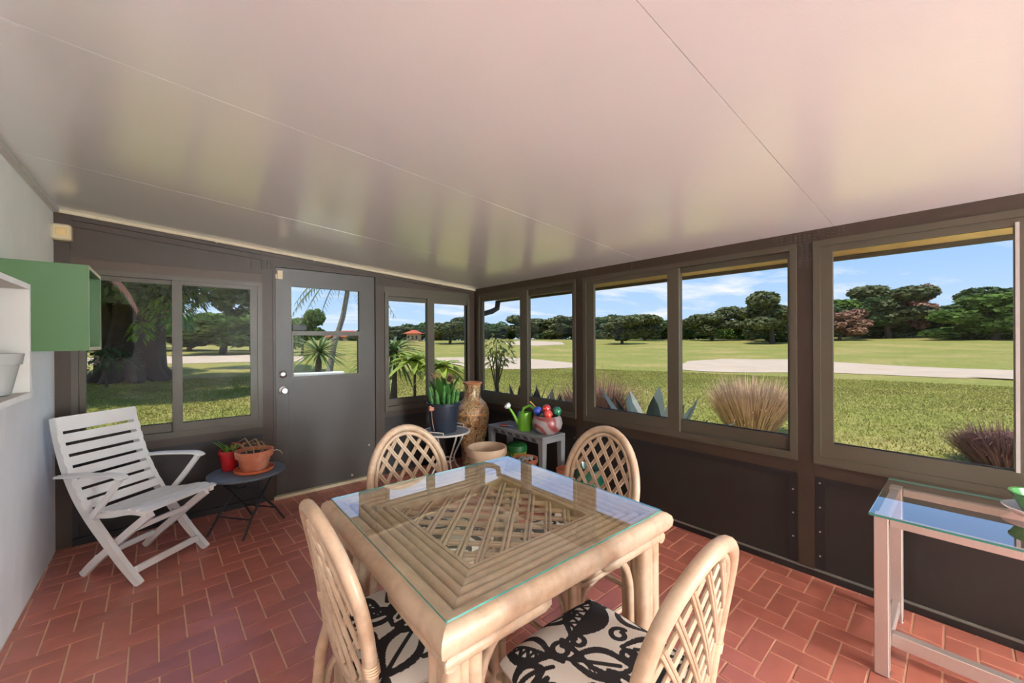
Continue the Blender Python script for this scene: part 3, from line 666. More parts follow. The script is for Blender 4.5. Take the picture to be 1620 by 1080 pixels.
gp.location = (-.39, 1.805, 1.2215); tag(gp, 'small grey tapered plant pot inside the pale grey shelf', 'pot')
al = thing('alarm_siren', 'beige alarm box up in the corner by the stucco wall', 'alarm', (-.535, YB-.03, 2.05), R(0))
MB().box(-.045, .045, -.055, .028, 0, .105, .010).build('housing', M_BEIGE, al); MB().box(-.025, .025, -.059, -.055, .025, .080, .002).build('grille', mat('alarm_grille', (222, 190, 130), .5), al)

# ------------------------------------------------------------------ glass console under the right-hand window
co = thing('console_table', 'glass-topped console table with brushed metal legs at the right', 'table', (2.45, -.32, 0))
for sy in (-1, 1):
    for sx in (-1, 1):
        MB().box(sx*.235-.030, sx*.235+.030, sy*.565-.022, sy*.565+.022, .004, .650, .002).build('leg', M_ALU, co)
        MB().box(sx*.235-.020, sx*.235+.020, sy*.565-.024, sy*.565+.024, 0, .012, .002).build('foot', M_CHROME, co)
    MB().box(-.205, .205, sy*.565-.016, sy*.565+.016, .605, .645, .002).build('top_rail', M_ALU, co)
    MB().box(-.205, .205, sy*.565-.014, sy*.565+.014, .05, .105, .002).build('low_rail', M_ALU, co)
MB().box(-.105, -.065, -.55, .55, .05, .105, .002).build('stretcher', M_ALU, co)
for sx in (-1, 1): MB().box(sx*.235-.016, sx*.235+.016, -.54, .54, .612, .645, .002).build('top_rail', M_ALU, co)
glass_sheet('glass_top', -.29, .325, -.62, .60, .652, .664, co, (20, 120, 140))
dish = MB().lathe([(.05, 0), (.075, .004), (.105, .030), (.100, .032), (.07, .010), (.01, .009)], 36).build('dish', mat('white_ceramic', (234, 226, 222), .25), smooth=True)
dish.location = (2.60, -.178, .664); tag(dish, 'white ceramic dish on the glass console', 'dish')
gb = MB().lathe([(.042, 0), (.05, .003), (.082, .072), (.086, .075), (.086, .080), (.076, .078), (.05, .02), (.01, .015)], 36).build('bowl', mat('green_ceramic', (72, 142, 64), .25, coat=.4), smooth=True)
gb.location = (2.60, -.178, .6745); tag(gb, 'green ceramic bowl sitting in the white dish', 'bowl')

# ------------------------------------------------------------------ the corner: plant table, vase, grey table and what stands on and round it
M_WIRON = mat('white_iron', (214, 206, 194), .5, var=.06)
wt = thing('plant_stand', 'round white metal side table with curved legs in the corner', 'table', (2.06, 3.40, 0), R(10))
MB().lathe([(.02, .478), (.225, .478), (.225, .486), (.02, .487)], 40).build('top', mat('grey_glass_top', (150, 160, 164), .15, var=.08), wt, smooth=True)
ringp = lambda r_, z, n=40: [(r_*math.cos(2*math.pi*k/n), r_*math.sin(2*math.pi*k/n), z) for k in range(n+1)]
MB().tube(ringp(.232, .482), .010, 8, cap=False).build('rim', M_WIRON, wt, smooth=True)
MB().tube(ringp(.085, .205, 28), .007, 8, cap=False).build('waist_ring', M_WIRON, wt, smooth=True)
for k in range(4):
    a = k*math.pi/2-.25; c_, s_ = math.cos(a), math.sin(a)
    MB().tube([(c_*r_, s_*r_, z) for r_, z in ((.222, .475), (.195, .42), (.14, .32), (.095, .24), (.090, .20), (.115, .14), (.17, .06), (.205, .0))], .009, 8).build('leg', M_WIRON, wt, smooth=True)
for k in range(2):
    a = R(200)+k*math.pi; P = [(.232*math.cos(a+e), .232*math.sin(a+e), z) for e, z in ((-.42, .49), (-.40, .515), (-.2, .52), (.2, .52), (.40, .515), (.42, .49))]
    MB().tube(P, .006, 8).build('handle', M_WIRON, wt, smooth=True)
M_NAVY = mat('dark_blue_plastic', (44, 50, 62), .4, var=.12)
cp = pot('potted_plant', 'dark blue-grey pot of upright green succulents on the white metal table', 'potted plant', (2.045, 3.41, .4875), [(.118, 0), (.122, .004), (.155, .255), (.166, .258), (.168, .285)], [(.156, .286), (.15, .25), (.02, .24)], .25, .148, M_NAVY)
M_CACT = mat('cactus', (58, 118, 54), .5, var=.2, vscale=20, second=(120, 160, 80), sec_scale=16)
for k in range(20):
    a = k*2.399; r_ = .125*math.sqrt((k+.5)/20); h = .14+.10*random.random(); b = Vector((r_*math.cos(a), r_*math.sin(a), .24)); tl = Vector((math.cos(a)*.04, math.sin(a)*.04, h))
    MB().tube([b, b+tl*.35, b+tl*.75, b+tl], [.014, .018, .015, .003], 6).build('succulent_stem', M_CACT, cp, smooth=True)
for k in range(9):
    a = k*.7+.3; mb = MB(); blade(mb, (.05*math.cos(a), .05*math.sin(a), .30), (math.cos(a)*.35, math.sin(a)*.35, 1), .26+.05*(k % 3), .035, .25); mb.build('leaf', M_LEAF2, cp)
M_PINKDRY = mat('pinkish_dry_leaf', (176, 134, 112), .8, var=.25, rnd=.2)
MB().tube([(-.06, .04, .25), (-.065, .04, .42), (-.06, .05, .56)], [.012, .011, .006], 8).build('dried_stalk', mat('pale_stalk', (190, 160, 110), .8, var=.2), cp, smooth=True)
for k in range(16):
    a = k*2.4; mb = MB(); blade(mb, (-.06+.01*math.cos(a), .045, .50+.008*(k % 5)), (math.cos(a)*.6, math.sin(a)*.6, .7), .07, .014, .2); mb.build('dried_leaf', mat('pale_dry_leaf', (200, 170, 116), .8), cp)
    mb = MB(); blade(mb, (.10, .03+.02*math.sin(a), .47+.012*(k % 6)), (math.cos(a)*.6, math.sin(a)*.6, .6), .065, .020, .3); mb.build('dried_leaf', M_PINKDRY, cp)
MB().tube([(.10, .03, .25), (.105, .03, .40), (.10, .03, .52)], .005, 6).build('dried_stalk', M_PINKDRY, cp, smooth=True)
mb = MB(); mb.tube([(-.155, -.05, .24), (-.165, -.055, .21), (-.162, -.06, .14), (-.15, -.055, .08), (-.135, -.05, .03)], .004, 6); mb.build('hanging_tendril', M_PINKDRY, cp, smooth=True)
for k in range(7): MB().sphere((-.165+.014*(k % 3-1), -.055, .235+.013*(k//3)), .014, 8, 6).build('dried_bud', M_TERRA, cp, smooth=True)

# tall painted vase
def vase_mat():
    m = bpy.data.materials.new('painted_vase'); m.use_nodes = True; t = m.node_tree; b = t.nodes['Principled BSDF']; b.inputs['Roughness'].default_value = .28
    co_ = N(t, 'ShaderNodeTexCoord'); vo = N(t, 'ShaderNodeTexVoronoi', Scale=17.0); n1 = N(t, 'ShaderNodeTexNoise', Scale=9.0, Detail=3.0, Distortion=2.5)
    t.links.new(co_.outputs['Object'], n1.inputs['Vector']); t.links.new(co_.outputs['Object'], vo.inputs['Vector'])
    r1 = N(t, 'ShaderNodeValToRGB'); r1.color_ramp.interpolation = 'CONSTANT'; E_ = r1.color_ramp.elements
    E_[0].position = 0; E_[0].color = (*srgb(58, 40, 30), 1); E_[1].position = .41; E_[1].color = (*srgb(178, 120, 74), 1)
    for p, c in ((.50, (206, 172, 120)), (.57, (96, 92, 58)), (.62, (214, 190, 150)), (.70, (122, 60, 38))): e_ = E_.new(p); e_.color = (*srgb(*c), 1)
    t.links.new(n1.outputs['Fac'], r1.inputs[0])
    r2 = N(t, 'ShaderNodeValToRGB'); r2.color_ramp.elements[0].color = (*srgb(150, 84, 52), 1); r2.color_ramp.elements[1].color = (*srgb(216, 190, 146), 1); t.links.new(vo.outputs['Color'], r2.inputs[0])
    mm = N(t, 'ShaderNodeMix', data_type='RGBA'); mm.inputs[0].default_value = .18; t.links.new(r1.outputs[0], mm.inputs[6]); t.links.new(r2.outputs[0], mm.inputs[7]); t.links.new(mm.outputs[2], b.inputs['Base Color'])
    return m
vz = thing('floor_vase', 'tall brown floor vase painted with figures, in the room corner', 'vase', (2.525, 3.60, 0))
M_VASE = vase_mat()
MB().lathe([(.11, 0), (.115, .01), (.115, .06), (.118, .12), (.135, .28), (.165, .42), (.182, .54), (.180, .62), (.150, .69), (.105, .735), (.088, .77), (.086, .86), (.092, .895)], 40, cap=True).build('body', M_VASE, vz, smooth=True)
MB().lathe([(.090, .893), (.104, .905), (.108, .917), (.104, .924), (.092, .922), (.084, .90)], 40, cap=False).build('rim', mat('vase_rim', (190, 130, 88), .3), vz, smooth=True)
MB().lathe([(.183, .575), (.186, .583), (.183, .591)], 40, cap=False).build('painted_band', mat('vase_band', (216, 158, 100), .3, var=.3, vscale=40), vz, smooth=True)

# empty beige pot in front of them
bp_ = pot('plant_pot', 'large empty beige plastic pot with a rolled rim', 'pot', (2.165, 2.87, 0), [(.125, 0), (.13, .005), (.160, .345), (.178, .35), (.184, .375), (.184, .40), (.178, .42)], [(.166, .42), (.160, .39), (.152, .345), (.12, .02), (.01, .018)], 0, 0, mat('beige_pot', (196, 166, 136), .55, var=.07))
MB().tube(ringp(.172, .352), .006, 8, cap=False).build('moulded_ring', mat('beige_pot', (0, 0, 0)), bp_, smooth=True)

# grey plastic table
M_GPL = mat('grey_plastic', (128, 128, 128), .5, var=.06)
gt = thing('plastic_table', 'low grey plastic table along the window wall', 'table', (2.555, 2.785, 0))
MB().box(-.145, .145, -.385, .385, .522, .540, .004).build('top', M_GPL, gt)
for sx in (-1, 1): MB().box(sx*.137-.006, sx*.137+.006, -.375, .375, .480, .522).build('apron', M_GPL, gt)
for sy in (-1, 1): MB().box(-.131, .131, sy*.377-.006, sy*.377+.006, .480, .522).build('apron', M_GPL, gt)
for k in range(6):                                # diagonal slots on the apron, drawn as strips in the colour of their shade
    y = -.31+k*.105; MB().prism([(y, .488), (y+.055, .488), (y+.078, .514), (y+.023, .514)], 'x', -.1475, -.1425).build('slot_shade', mat('slot_shadow', (66, 66, 68), .7), gt)
for sx in (-1, 1):
    for sy in (-1, 1):
        c = [(.024, 0), (.034, .50)]; rg = [[(sx*.118+a*h, sy*.355+b*h, z) for a, b in ((-1, -1), (1, -1), (1, 1), (-1, 1))] for h, z in ((.018, 0), (.026, .48), (.026, .522))]
        MB().rings(rg).build('leg', M_GPL, gt)
GZ = .540
# green watering can
M_LIME = mat('lime_plastic', (112, 176, 40), .35, var=.06, coat=.2)
wc = thing('watering_can', 'lime green watering can with a white rose', 'watering can', (2.515, 2.735, GZ), R(135))
MB().lathe([(.066, 0), (.070, .005), (.066, .08), (.060, .15), (.058, .165), (.053, .165), (.05, .03), (.01, .02)], 28).build('body', M_LIME, wc, smooth=True)
MB().tube([(.05, 0, .035), (.085, 0, .10), (.12, 0, .165), (.15, 0, .205)], [.022, .016, .012, .010], 10).build('spout', M_LIME, wc, smooth=True)
MB().tube([(.148, 0, .20), (.156, 0, .212), (.172, 0, .232), (.178, 0, .238)], [.012, .030, .033, .022], 16).build('rose', M_WHITE, wc, smooth=True)
MB().tube([(.03, 0, .155), (.01, 0, .205), (-.045, 0, .225), (-.095, 0, .19), (-.10, 0, .12), (-.06, 0, .06)], [.012, .013, .014, .014, .012, .010], 10).build('handle', M_LIME, wc, smooth=True)
tr_ = thing('garden_tool', 'blue plastic hand tool standing behind the watering can', 'tool', (2.548, 2.848, GZ))
MB().rings([[(a*h*.6, b*h, z) for a, b in ((-1, -1), (1, -1), (1, 1), (-1, 1))] for h, z in ((.022, 0), (.03, .05), (.022, .12), (.008, .16))]).build('blade', mat('blue_plastic', (52, 104, 176), .4), tr_)
MB().tube([(0, 0, .155), (0, 0, .185)], .007, 8).build('grip', M_BLACK, tr_, smooth=True)
pr_ = thing('pruning_shears', 'small red-brown pruning shears lying on the grey table', 'tool', (2.475, 2.94, GZ+.014), R(-58))
for s in (-1, 1):
    MB().tube([(-.075, s*.018, 0), (-.04, s*.016, 0), (.0, s*.004, 0)], [.008, .011, .007], 8).build('handle', mat('red_brown_grip', (120, 56, 40), .5), pr_, smooth=True)
    MB().prism([(.0, -.006), (.055, s*.002), (.05, s*.010), (.0, .008)], 'z', -.002+s*.002, .001+s*.002).build('blade', M_CHROME, pr_)
# swirled bowl planter with glass watering globes
def swirl():
    m = bpy.data.materials.new('swirled_glaze'); m.use_nodes = True; t = m.node_tree; b = t.nodes['Principled BSDF']; b.inputs['Roughness'].default_value = .3
    co_ = N(t, 'ShaderNodeTexCoord'); wv = N(t, 'ShaderNodeTexWave', Scale=3.2, Distortion=7.0, Detail=1.5); wv.wave_type = 'RINGS'; wv.inputs['Detail Scale'].default_value = 1.3
    t.links.new(co_.outputs['Object'], wv.inputs['Vector']); r_ = N(t, 'ShaderNodeValToRGB'); E_ = r_.color_ramp.elements
    E_[0].position = .55; E_[0].color = (*srgb(160, 148, 144), 1); E_[1].position = .85; E_[1].color = (*srgb(140, 66, 62), 1)
    t.links.new(wv.outputs['Fac'], r_.inputs[0]); t.links.new(r_.outputs[0], b.inputs['Base Color']); return m
bw = pot('planter_bowl', 'grey ceramic bowl with red swirls at the end of the grey table', 'planter', (2.575, 2.505, GZ), [(.075, 0), (.085, .004), (.125, .045), (.138, .09), (.128, .135), (.112, .160)], [(.106, .160), (.12, .12), (.02, .11)], .135, .112, swirl())
for k, (dx, dy, dz, rgb, nm, lean) in enumerate((( -.045, .075, .195, (52, 84, 190), 'blue speckled glass watering globe in the swirled bowl', .0), (.005, .015, .215, (214, 60, 50), 'upper red glass watering globe in the swirled bowl', 0), (-.045, -.055, .180, (222, 74, 60), 'lower red glass watering globe nearest the window post', 0), (.05, -.075, .200, (40, 122, 84), 'dark green glass watering globe at the back of the bowl', 0))):
    gl_ = thing('watering_globe', nm, 'globe', (2.575+dx, 2.505+dy, GZ+dz), 0, 'glass watering globes in the bowl')
    mg = mat('globe_'+str(rgb[0]), rgb, .12, var=.3, vscale=60, second=(236, 226, 214), sec_scale=70, sec_lo=.62, sec_hi=.66, coat=.7)
    MB().sphere((0, 0, 0), .040, 18, 11).build('bulb', mg, gl_, smooth=True)
    MB().tube([(0, 0, -.036), (.004, 0, -.065), (.004, 0, -.09)], [.009, .006, .004], 8).build('stem', mg, gl_, smooth=True)
st_ = MB().tube([(2.56, 2.57, GZ+.14), (2.53, 2.60, GZ+.22), (2.50, 2.65, GZ+.275)], .006, 8).build('plant_stake', mat('wooden_stake', (206, 160, 90), .7), smooth=True); tag(st_, 'thin wooden stake leaning out of the swirled bowl', 'stake')
# on the floor under and beside it
gbk = thing('fertilizer_bucket', 'yellow bucket with a dark green lid under the grey table', 'bucket', (2.60, 2.955, 0))
MB().lathe([(.085, 0), (.09, .005), (.10, .29), (.01, .29)], 28).build('bucket', mat('yellow_bucket', (196, 168, 52), .5, second=(60, 110, 50), sec_scale=14, sec_lo=.5, sec_hi=.55), gbk, smooth=True)
MB().lathe([(.104, .286), (.106, .31), (.10, .345), (.07, .365), (.01, .368)], 28).build('lid', mat('green_lid', (30, 96, 44), .45), gbk, smooth=True)
g1 = pot('plant_pot', 'squat clay pot of pale pebbles under the grey table', 'pot', (2.50, 2.72, 0), [(.08, 0), (.085, .004), (.105, .24), (.115, .245), (.118, .285)], [(.108, .285), (.10, .25), (.02, .245)], .262, .1, M_TERRA)
for k in range(14): a = k*2.4; MB().sphere((.075*math.sqrt(k/14)*math.cos(a), .075*math.sqrt(k/14)*math.sin(a), .275), .016, 7, 5, .7).build('pebble', mat('pale_pebble', (190, 184, 172), .8, rnd=.2), g1, smooth=True)
pot('plant_pot', 'small empty terracotta pot beside the grey table leg', 'pot', (2.60, 2.30, 0), [(.06, 0), (.064, .004), (.078, .22), (.088, .222), (.09, .265)], [(.082, .265), (.075, .22), (.02, .2)], 0, 0, M_TERRA)
M_DGRN = mat('dark_green_glaze', (34, 84, 66), .15, var=.3, vscale=10, coat=.6)
pot('plant_pot', 'dark green glazed pot behind the window-side chair', 'pot', (2.56, 2.03, 0), [(.08, 0), (.085, .004), (.125, .14), (.135, .24), (.12, .33), (.13, .355)], [(.12, .355), (.11, .32), (.02, .2)], .30, .108, M_DGRN)
pot('plant_pot', 'low sage green glazed pot in front of the dark green one', 'pot', (2.30, 2.02, 0), [(.07, 0), (.075, .004), (.10, .10), (.105, .17), (.098, .21)], [(.09, .21), (.085, .17), (.02, .1)], .17, .085, mat('sage_glaze', (98, 128, 92), .3, var=.2, vscale=8))

# ------------------------------------------------------------------ outside: golf course
GZ0 = -.13
def hgt(x, y):
    d = math.hypot(x-1, y-2); t = min(1, max(0, (d-14)/80)); t = t*t*(3-2*t)
    return GZ0+1.75*t+.28*t*math.sin(x*.07+1.0)*math.cos(y*.06)+.10*min(1, max(0, (d-8)/10))*math.sin(x*.23)*math.sin(y*.19+.5)
def ground_hit(px, py):
    v = ray(px, py); t = 3.0
    for k in range(400):
        p = Vector((0, 0, CAM_H))+v*t
        if p.z <= hgt(p.x, p.y): break
        t *= 1.012
    return Vector((p.x, p.y, hgt(p.x, p.y)))
M_GRASS = mat('golf_grass', (140, 140, 70), .95, var=.30, vscale=5, second=(170, 152, 94), sec_scale=.22, sec_lo=.46, sec_hi=.66, bump=.5, bscale=9, spec=.1)
M_SAND = mat('bunker_sand', (198, 178, 154), .95, var=.08, vscale=.8, second=(196, 170, 142), sec_scale=.5, sec_lo=.52, sec_hi=.72, bump=.2, bscale=6, spec=.1)
M_EARTH = mat('plant_bed', (104, 88, 58), .95, var=.3, vscale=3)
rr = [2.0]; 
while rr[-1] < 420: rr.append(rr[-1]*1.055)
na = 150; vv = []; ff = []
for r_ in rr:
    for k in range(na):
        a = 2*math.pi*k/na; x, y = 1+r_*math.cos(a), 2+r_*math.sin(a); vv.append((x, y, hgt(x, y)))
for i in range(len(rr)-1):
    for k in range(na): k2 = (k+1) % na; ff.append((i*na+k, i*na+k2, (i+1)*na+k2, (i+1)*na+k))
gm = bpy.data.meshes.new('lawn'); gm.from_pydata(vv, [], ff); gm.materials.append(M_GRASS)
lawn = link('lawn', gm, None, True); lawn['kind'] = 'structure'; lawn['label'] = 'mown golf course grass rising gently to the trees'
def bunker(label, pts, seed):
    ring = [ground_hit(*p) for p in pts]; n = len(ring); c = sum(ring, Vector())/n; rng = random.Random(seed)
    dense = []
    for k in range(n):
        a, b = ring[k], ring[(k+1) % n]
        for q in range(5): p = a.lerp(b, q/5); p = p+(p-c)*rng.uniform(-.015, .015); dense.append(p)
    V = []; F = []; m_ = len(dense)
    for f_ in (1.0, .93, .6, .25):
        for p in dense:
            x, y = c.x+(p.x-c.x)*f_, c.y+(p.y-c.y)*f_; dip = {1.0: .02, .93: .05, .6: .05, .25: .05}[f_]; V.append((x, y, hgt(x, y)+dip))
    for a in range(3):
        for k in range(m_): k2 = (k+1) % m_; F.append((a*m_+k, a*m_+k2, (a+1)*m_+k2, (a+1)*m_+k))
    F.append(tuple(3*m_+k for k in range(m_)))
    me = bpy.data.meshes.new('sand_bunker'); me.from_pydata(V, [], F); me.materials.append(M_SAND)
    return tag(link('sand_bunker', me, None, True), label, 'bunker')
bunker('long pale sand bunker across the two nearest right-hand windows', [(1072, 580), (1088, 572), (1140, 568), (1245, 569), (1320, 573), (1400, 578), (1500, 583), (1620, 587), (1800, 592), (1800, 612), (1620, 601), (1500, 598), (1400, 594), (1320, 591), (1245, 590), (1180, 590), (1110, 588), (1080, 585)], 1)
bunker('sand bunker seen past the grey table corner', [(690, 566), (760, 565), (800, 565), (850, 569), (912, 575), (930, 579), (912, 582), (850, 584), (800, 585), (740, 582), (690, 571)], 2)
bunker('narrow sand strip beyond the big shade tree', [(120, 568), (180, 565), (300, 563), (400, 562), (480, 564), (480, 572), (400, 573), (300, 575), (180, 577), (120, 578)], 3)
bunker('small distant sand bunker in front of the dark trees', [(793, 543), (815, 540), (850, 539.5), (888, 541), (895, 545), (850, 547), (810, 546)], 4)

# ---- foliage
def leaf_cloud(name, blobs, n, size, material, seed, squash=1.0):
    """loose leaf sprays: small bent quads scattered through a set of ellipsoids (x, y, z, rx, rz)"""
    rng = np.random.default_rng(seed); B = np.array(blobs, float); wgt = B[:, 3]**2*B[:, 4]; wgt /= wgt.sum()
    k = rng.choice(len(B), n, p=wgt); d = rng.normal(size=(n, 3)); d /= np.linalg.norm(d, axis=1)[:, None]
    rad = rng.uniform(.55, 1.0, n)**.5
    c = B[k, :3]+d*np.stack([B[k, 3], B[k, 3], B[k, 4]], -1)*rad[:, None]
    u = rng.normal(size=(n, 3)); u -= d*(u*d).sum(1)[:, None]*.55; u /= np.linalg.norm(u, axis=1)[:, None]
    w_ = np.cross(u, rng.normal(size=(n, 3))); w_ /= np.linalg.norm(w_, axis=1)[:, None]
    s = size*rng.uniform(.6, 1.35, n)[:, None]; u *= s; w_ *= s*.62*squash
    V = np.stack([c-u, c+w_*.9-u*.15, c+u, c-w_*.9+u*.1], 1).reshape(-1, 3)
    return np_mesh(name, V, np.arange(n*4).reshape(-1, 4), material)
M_TR = [mat('tree_leaf_dark', (80, 98, 58), .7, var=.25, vscale=.6, rnd=.35, trans=.2, spec=.2), mat('tree_leaf_olive', (108, 114, 76), .7, var=.25, vscale=.6, rnd=.35, trans=.2, spec=.2), mat('tree_leaf_fresh', (96, 122, 54), .7, var=.25, vscale=.6, rnd=.35, trans=.25, spec=.2), mat('tree_leaf_russet', (150, 116, 96), .8, var=.25, vscale=.6, rnd=.3, trans=.1, spec=.1)]
M_BARK = mat('tree_bark', (84, 72, 60), .9, var=.3, vscale=4, bump=.6, bscale=14)
TREES = {}
def tree_meshes(kind, seed):
    if (kind, seed) in TREES: return TREES[(kind, seed)]
    rng = random.Random(seed); bl = []
    if kind == 'round':
        for k in range(16): a = rng.uniform(0, 6.28); r_ = rng.uniform(0, .30); bl.append((r_*math.cos(a), r_*math.sin(a), rng.uniform(.24, .82), rng.uniform(.13, .22), rng.uniform(.10, .17)))
    elif kind == 'tall':
        for k in range(15): a = rng.uniform(0, 6.28); r_ = rng.uniform(0, .20); bl.append((r_*math.cos(a), r_*math.sin(a), rng.uniform(.16, .88), rng.uniform(.09, .17), rng.uniform(.09, .14)))
    else:                                         # bush
        for k in range(12): a = rng.uniform(0, 6.28); r_ = rng.uniform(0, .6); bl.append((r_*math.cos(a), r_*math.sin(a), rng.uniform(.15, .62), rng.uniform(.22, .36), rng.uniform(.2, .36)))
    n = {'round': 6500, 'tall': 5000, 'bush': 3200}[kind]
    lm = [leaf_cloud('foliage', bl, n, .036 if kind != 'bush' else .055, m_, seed) for m_ in M_TR]
    mb = MB(); 
    if kind != 'bush':
        mb.tube([(0, 0, -.02), (.005, .01, .2), (0, .02, .45), (.02, 0, .75)], [.030, .022, .016, .005], 7)
        for k in range(6): a = rng.uniform(0, 6.28); z = rng.uniform(.22, .5); mb.tube([(0, .01, z), (.10*math.cos(a), .10*math.sin(a), z+.13), (.22*math.cos(a), .22*math.sin(a), z+.24)], [.011, .008, .003], 5)
    else:
        for k in range(4): a = k*1.6; mb.tube([(0, 0, -.02), (.2*math.cos(a), .2*math.sin(a), .35)], [.02, .008], 5)
    tm = mb.build('trunk', M_BARK); tmesh_ = tm.data; bpy.data.objects.remove(tm)
    TREES[(kind, seed)] = (lm, tmesh_); return TREES[(kind, seed)]
def plant_tree(px, top, halfw, d, kind, mi, label, seed=1, base=None):
    v = ray(px, 540); x, y = v.x*d, v.y*d; z = hgt(x, y) if base is None else base
    hz = 540-(px-810)*math.tan(ROLL)+.6
    H = max(1.0, CAM_H+(hz-top)/FPX*d-z); Wd = halfw/FPX*d*math.hypot(1, (px-810)/FPX)*1.2
    lm, tm = tree_meshes(kind, seed); t = thing('bush' if kind == 'bush' else 'tree', label, 'bush' if kind == 'bush' else 'tree', (x, y, z), random.uniform(0, 6.28), 'trees and bushes round the golf course')
    sx = Wd/{'round': .45, 'tall': .33, 'bush': .85}[kind]
    t.scale = (sx, sx, H)
    link('foliage', lm[mi], t); link('trunk', tm, t); return t
D_, O_, F_, U_ = 0, 1, 2, 3
for a in [ # pixel column, top row, half width, distance, kind, leaf colour, label
    (770, 519, 24, 96, 'round', D_, 'low dark tree at the left edge of the corner window'), (797, 514, 24, 92, 'round', D_, 'dark rounded tree behind the small distant bunker'),
    (838, 493, 30, 84, 'round', O_, 'tallest olive tree seen through the corner slider'), (872, 500, 30, 82, 'round', O_, 'olive tree above the right end of the small distant bunker'), (905, 505, 26, 84, 'round', D_, 'dark tree behind the second window post'),
    (935, 497, 30, 80, 'round', O_, 'grey-green tree just right of the second window post'), (962, 499, 28, 78, 'round', D_, 'dark tree left of the lone fairway tree'), (984, 495, 32, 56, 'round', O_, 'lone fairway tree with its shadow beneath it'),
    (1020, 494, 32, 66, 'round', O_, 'broad grey-green tree right of the lone fairway tree'), (1046, 505, 24, 80, 'round', D_, 'dark tree beside the middle sash bar'), (1003, 516, 24, 90, 'bush', F_, 'bright low bush between the two fairway trees'),
    (1080, 503, 22, 76, 'round', D_, 'dark tree just right of the middle sash bar'), (1126, 479, 34, 66, 'round', O_, 'large olive tree standing alone in the middle window'), (1105, 518, 34, 84, 'bush', D_, 'dark bush left of the large olive tree'), (1158, 512, 30, 72, 'bush', F_, 'bright bush at the right foot of the large olive tree'),
    (1185, 492, 24, 66, 'round', F_, 'fresh green tree left of the tall tree by the post'), (1222, 452, 34, 52, 'tall', O_, 'tall ragged tree beside the third window post'), (1216, 500, 30, 58, 'bush', D_, 'dark hedge at the foot of the tall ragged tree'), (1252, 470, 26, 58, 'round', F_, 'green tree half hidden by the third window post'),
    (1290, 478, 28, 60, 'round', D_, 'dark tree hidden mostly behind the third window post'), (1328, 489, 26, 56, 'round', U_, 'russet bare-looking tree at the left of the largest window'), (1335, 468, 30, 68, 'round', F_, 'green tree above the russet tree'), (1366, 462, 24, 60, 'tall', D_, 'narrow dark tree right of the russet tree'),
    (1406, 448, 32, 58, 'tall', O_, 'tallest grey-green tree in the largest window'), (1442, 452, 20, 60, 'tall', U_, 'thin brownish tree right of the tallest tree'), (1380, 508, 34, 62, 'bush', D_, 'dark hedge under the tallest trees'), (1445, 500, 32, 66, 'bush', D_, 'dark shrubs right of the tall tree trunks'),
    (1484, 482, 28, 62, 'round', D_, 'dark rounded tree in the middle of the largest window'), (1528, 474, 32, 56, 'round', D_, 'dark broad tree right of the middle of the largest window'), (1530, 512, 38, 50, 'bush', F_, 'bright green bush below the broad dark trees'), (1575, 458, 38, 46, 'round', F_, 'big spreading tree at the right of the largest window'), (1625, 440, 36, 46, 'round', D_, 'dark tree at the far right edge of the window'), (1600, 512, 30, 48, 'bush', F_, 'bright bush by the far right window edge'),
    (712, 494, 34, 64, 'round', O_, 'large round tree in the small window beside the corner'), (745, 510, 26, 76, 'round', D_, 'dark tree behind the room corner'), (664, 521, 26, 90, 'round', D_, 'low dark trees beside the red-roofed hut'), (630, 515, 26, 92, 'round', O_, 'low tree above the yucca in the small window'), (688, 518, 16, 84, 'round', U_, 'brownish tree behind the small window mullion'),
    (478, 478, 26, 34, 'round', F_, 'light green tree at the left of the door glass'), (520, 527, 30, 100, 'bush', O_, 'low distant shrubs seen through the door glass'), (556, 524, 24, 96, 'bush', D_, 'distant shrubs right of the palm trunk'),
    (352, 470, 62, 36, 'round', F_, 'big green tree in the right sash behind the white chair'), (300, 498, 40, 42, 'round', D_, 'darker tree behind the pink flowers'), (398, 500, 34, 44, 'round', F_, 'green tree at the right edge of the sash behind the white chair'), (160, 500, 60, 40, 'round', D_, 'dark tree behind the big shade tree trunk'), (340, 528, 60, 60, 'bush', F_, 'low green hedge in the distance behind the white chair')]:
    plant_tree(*a, seed=1+(int(a[0]) % 3))
for k in range(38):                                # hedge that closes the view behind the trees
    plant_tree(600+k*29, 511+7*math.sin(k*1.7), 30, 104+6*math.sin(k*2.3), 'bush', (D_, O_, D_, F_)[k % 4], 'bush of the dense hedge closing the far side of the golf course', seed=1+k % 3)['group'] = 'far hedge bushes'
# two far houses with red roofs
M_ROOF = mat('red_roof', (190, 92, 62), .8, var=.15); M_HW = mat('pink_house_wall', (206, 160, 136), .8); M_HDARK = mat('house_window', (60, 58, 60), .3)
def house(label, px, d, wd, hgt_, dep, dz):
    p = at_depth(px, d); z = hgt(p.x, p.y)+dz; t = thing('house', label, 'house', (p.x, p.y, z), -YAW)
    MB().box(-wd/2, wd/2, -dep/2, dep/2, 0, hgt_).build('wall', M_HW, t)
    MB().rings([[(-wd/2-.5, -dep/2-.5, hgt_), (wd/2+.5, -dep/2-.5, hgt_), (wd/2+.5, dep/2+.5, hgt_), (-wd/2-.5, dep/2+.5, hgt_)], [(-wd/2+dep*.35, -.1, hgt_+.30*dep), (wd/2-dep*.35, -.1, hgt_+.30*dep), (wd/2-dep*.35, .1, hgt_+.30*dep), (-wd/2+dep*.35, .1, hgt_+.30*dep)]]).build('roof', M_ROOF, t)
    for k in range(3): MB().box(-wd/2+wd*(k+.3)/3, -wd/2+wd*(k+.7)/3, -dep/2-.05, -dep/2+.02, .6, hgt_-.4).build('window', M_HDARK, t)
house('red-roofed hut between the yucca and the small window mullion', 655, 74, 2.2, 1.7, 2.2, -.3)
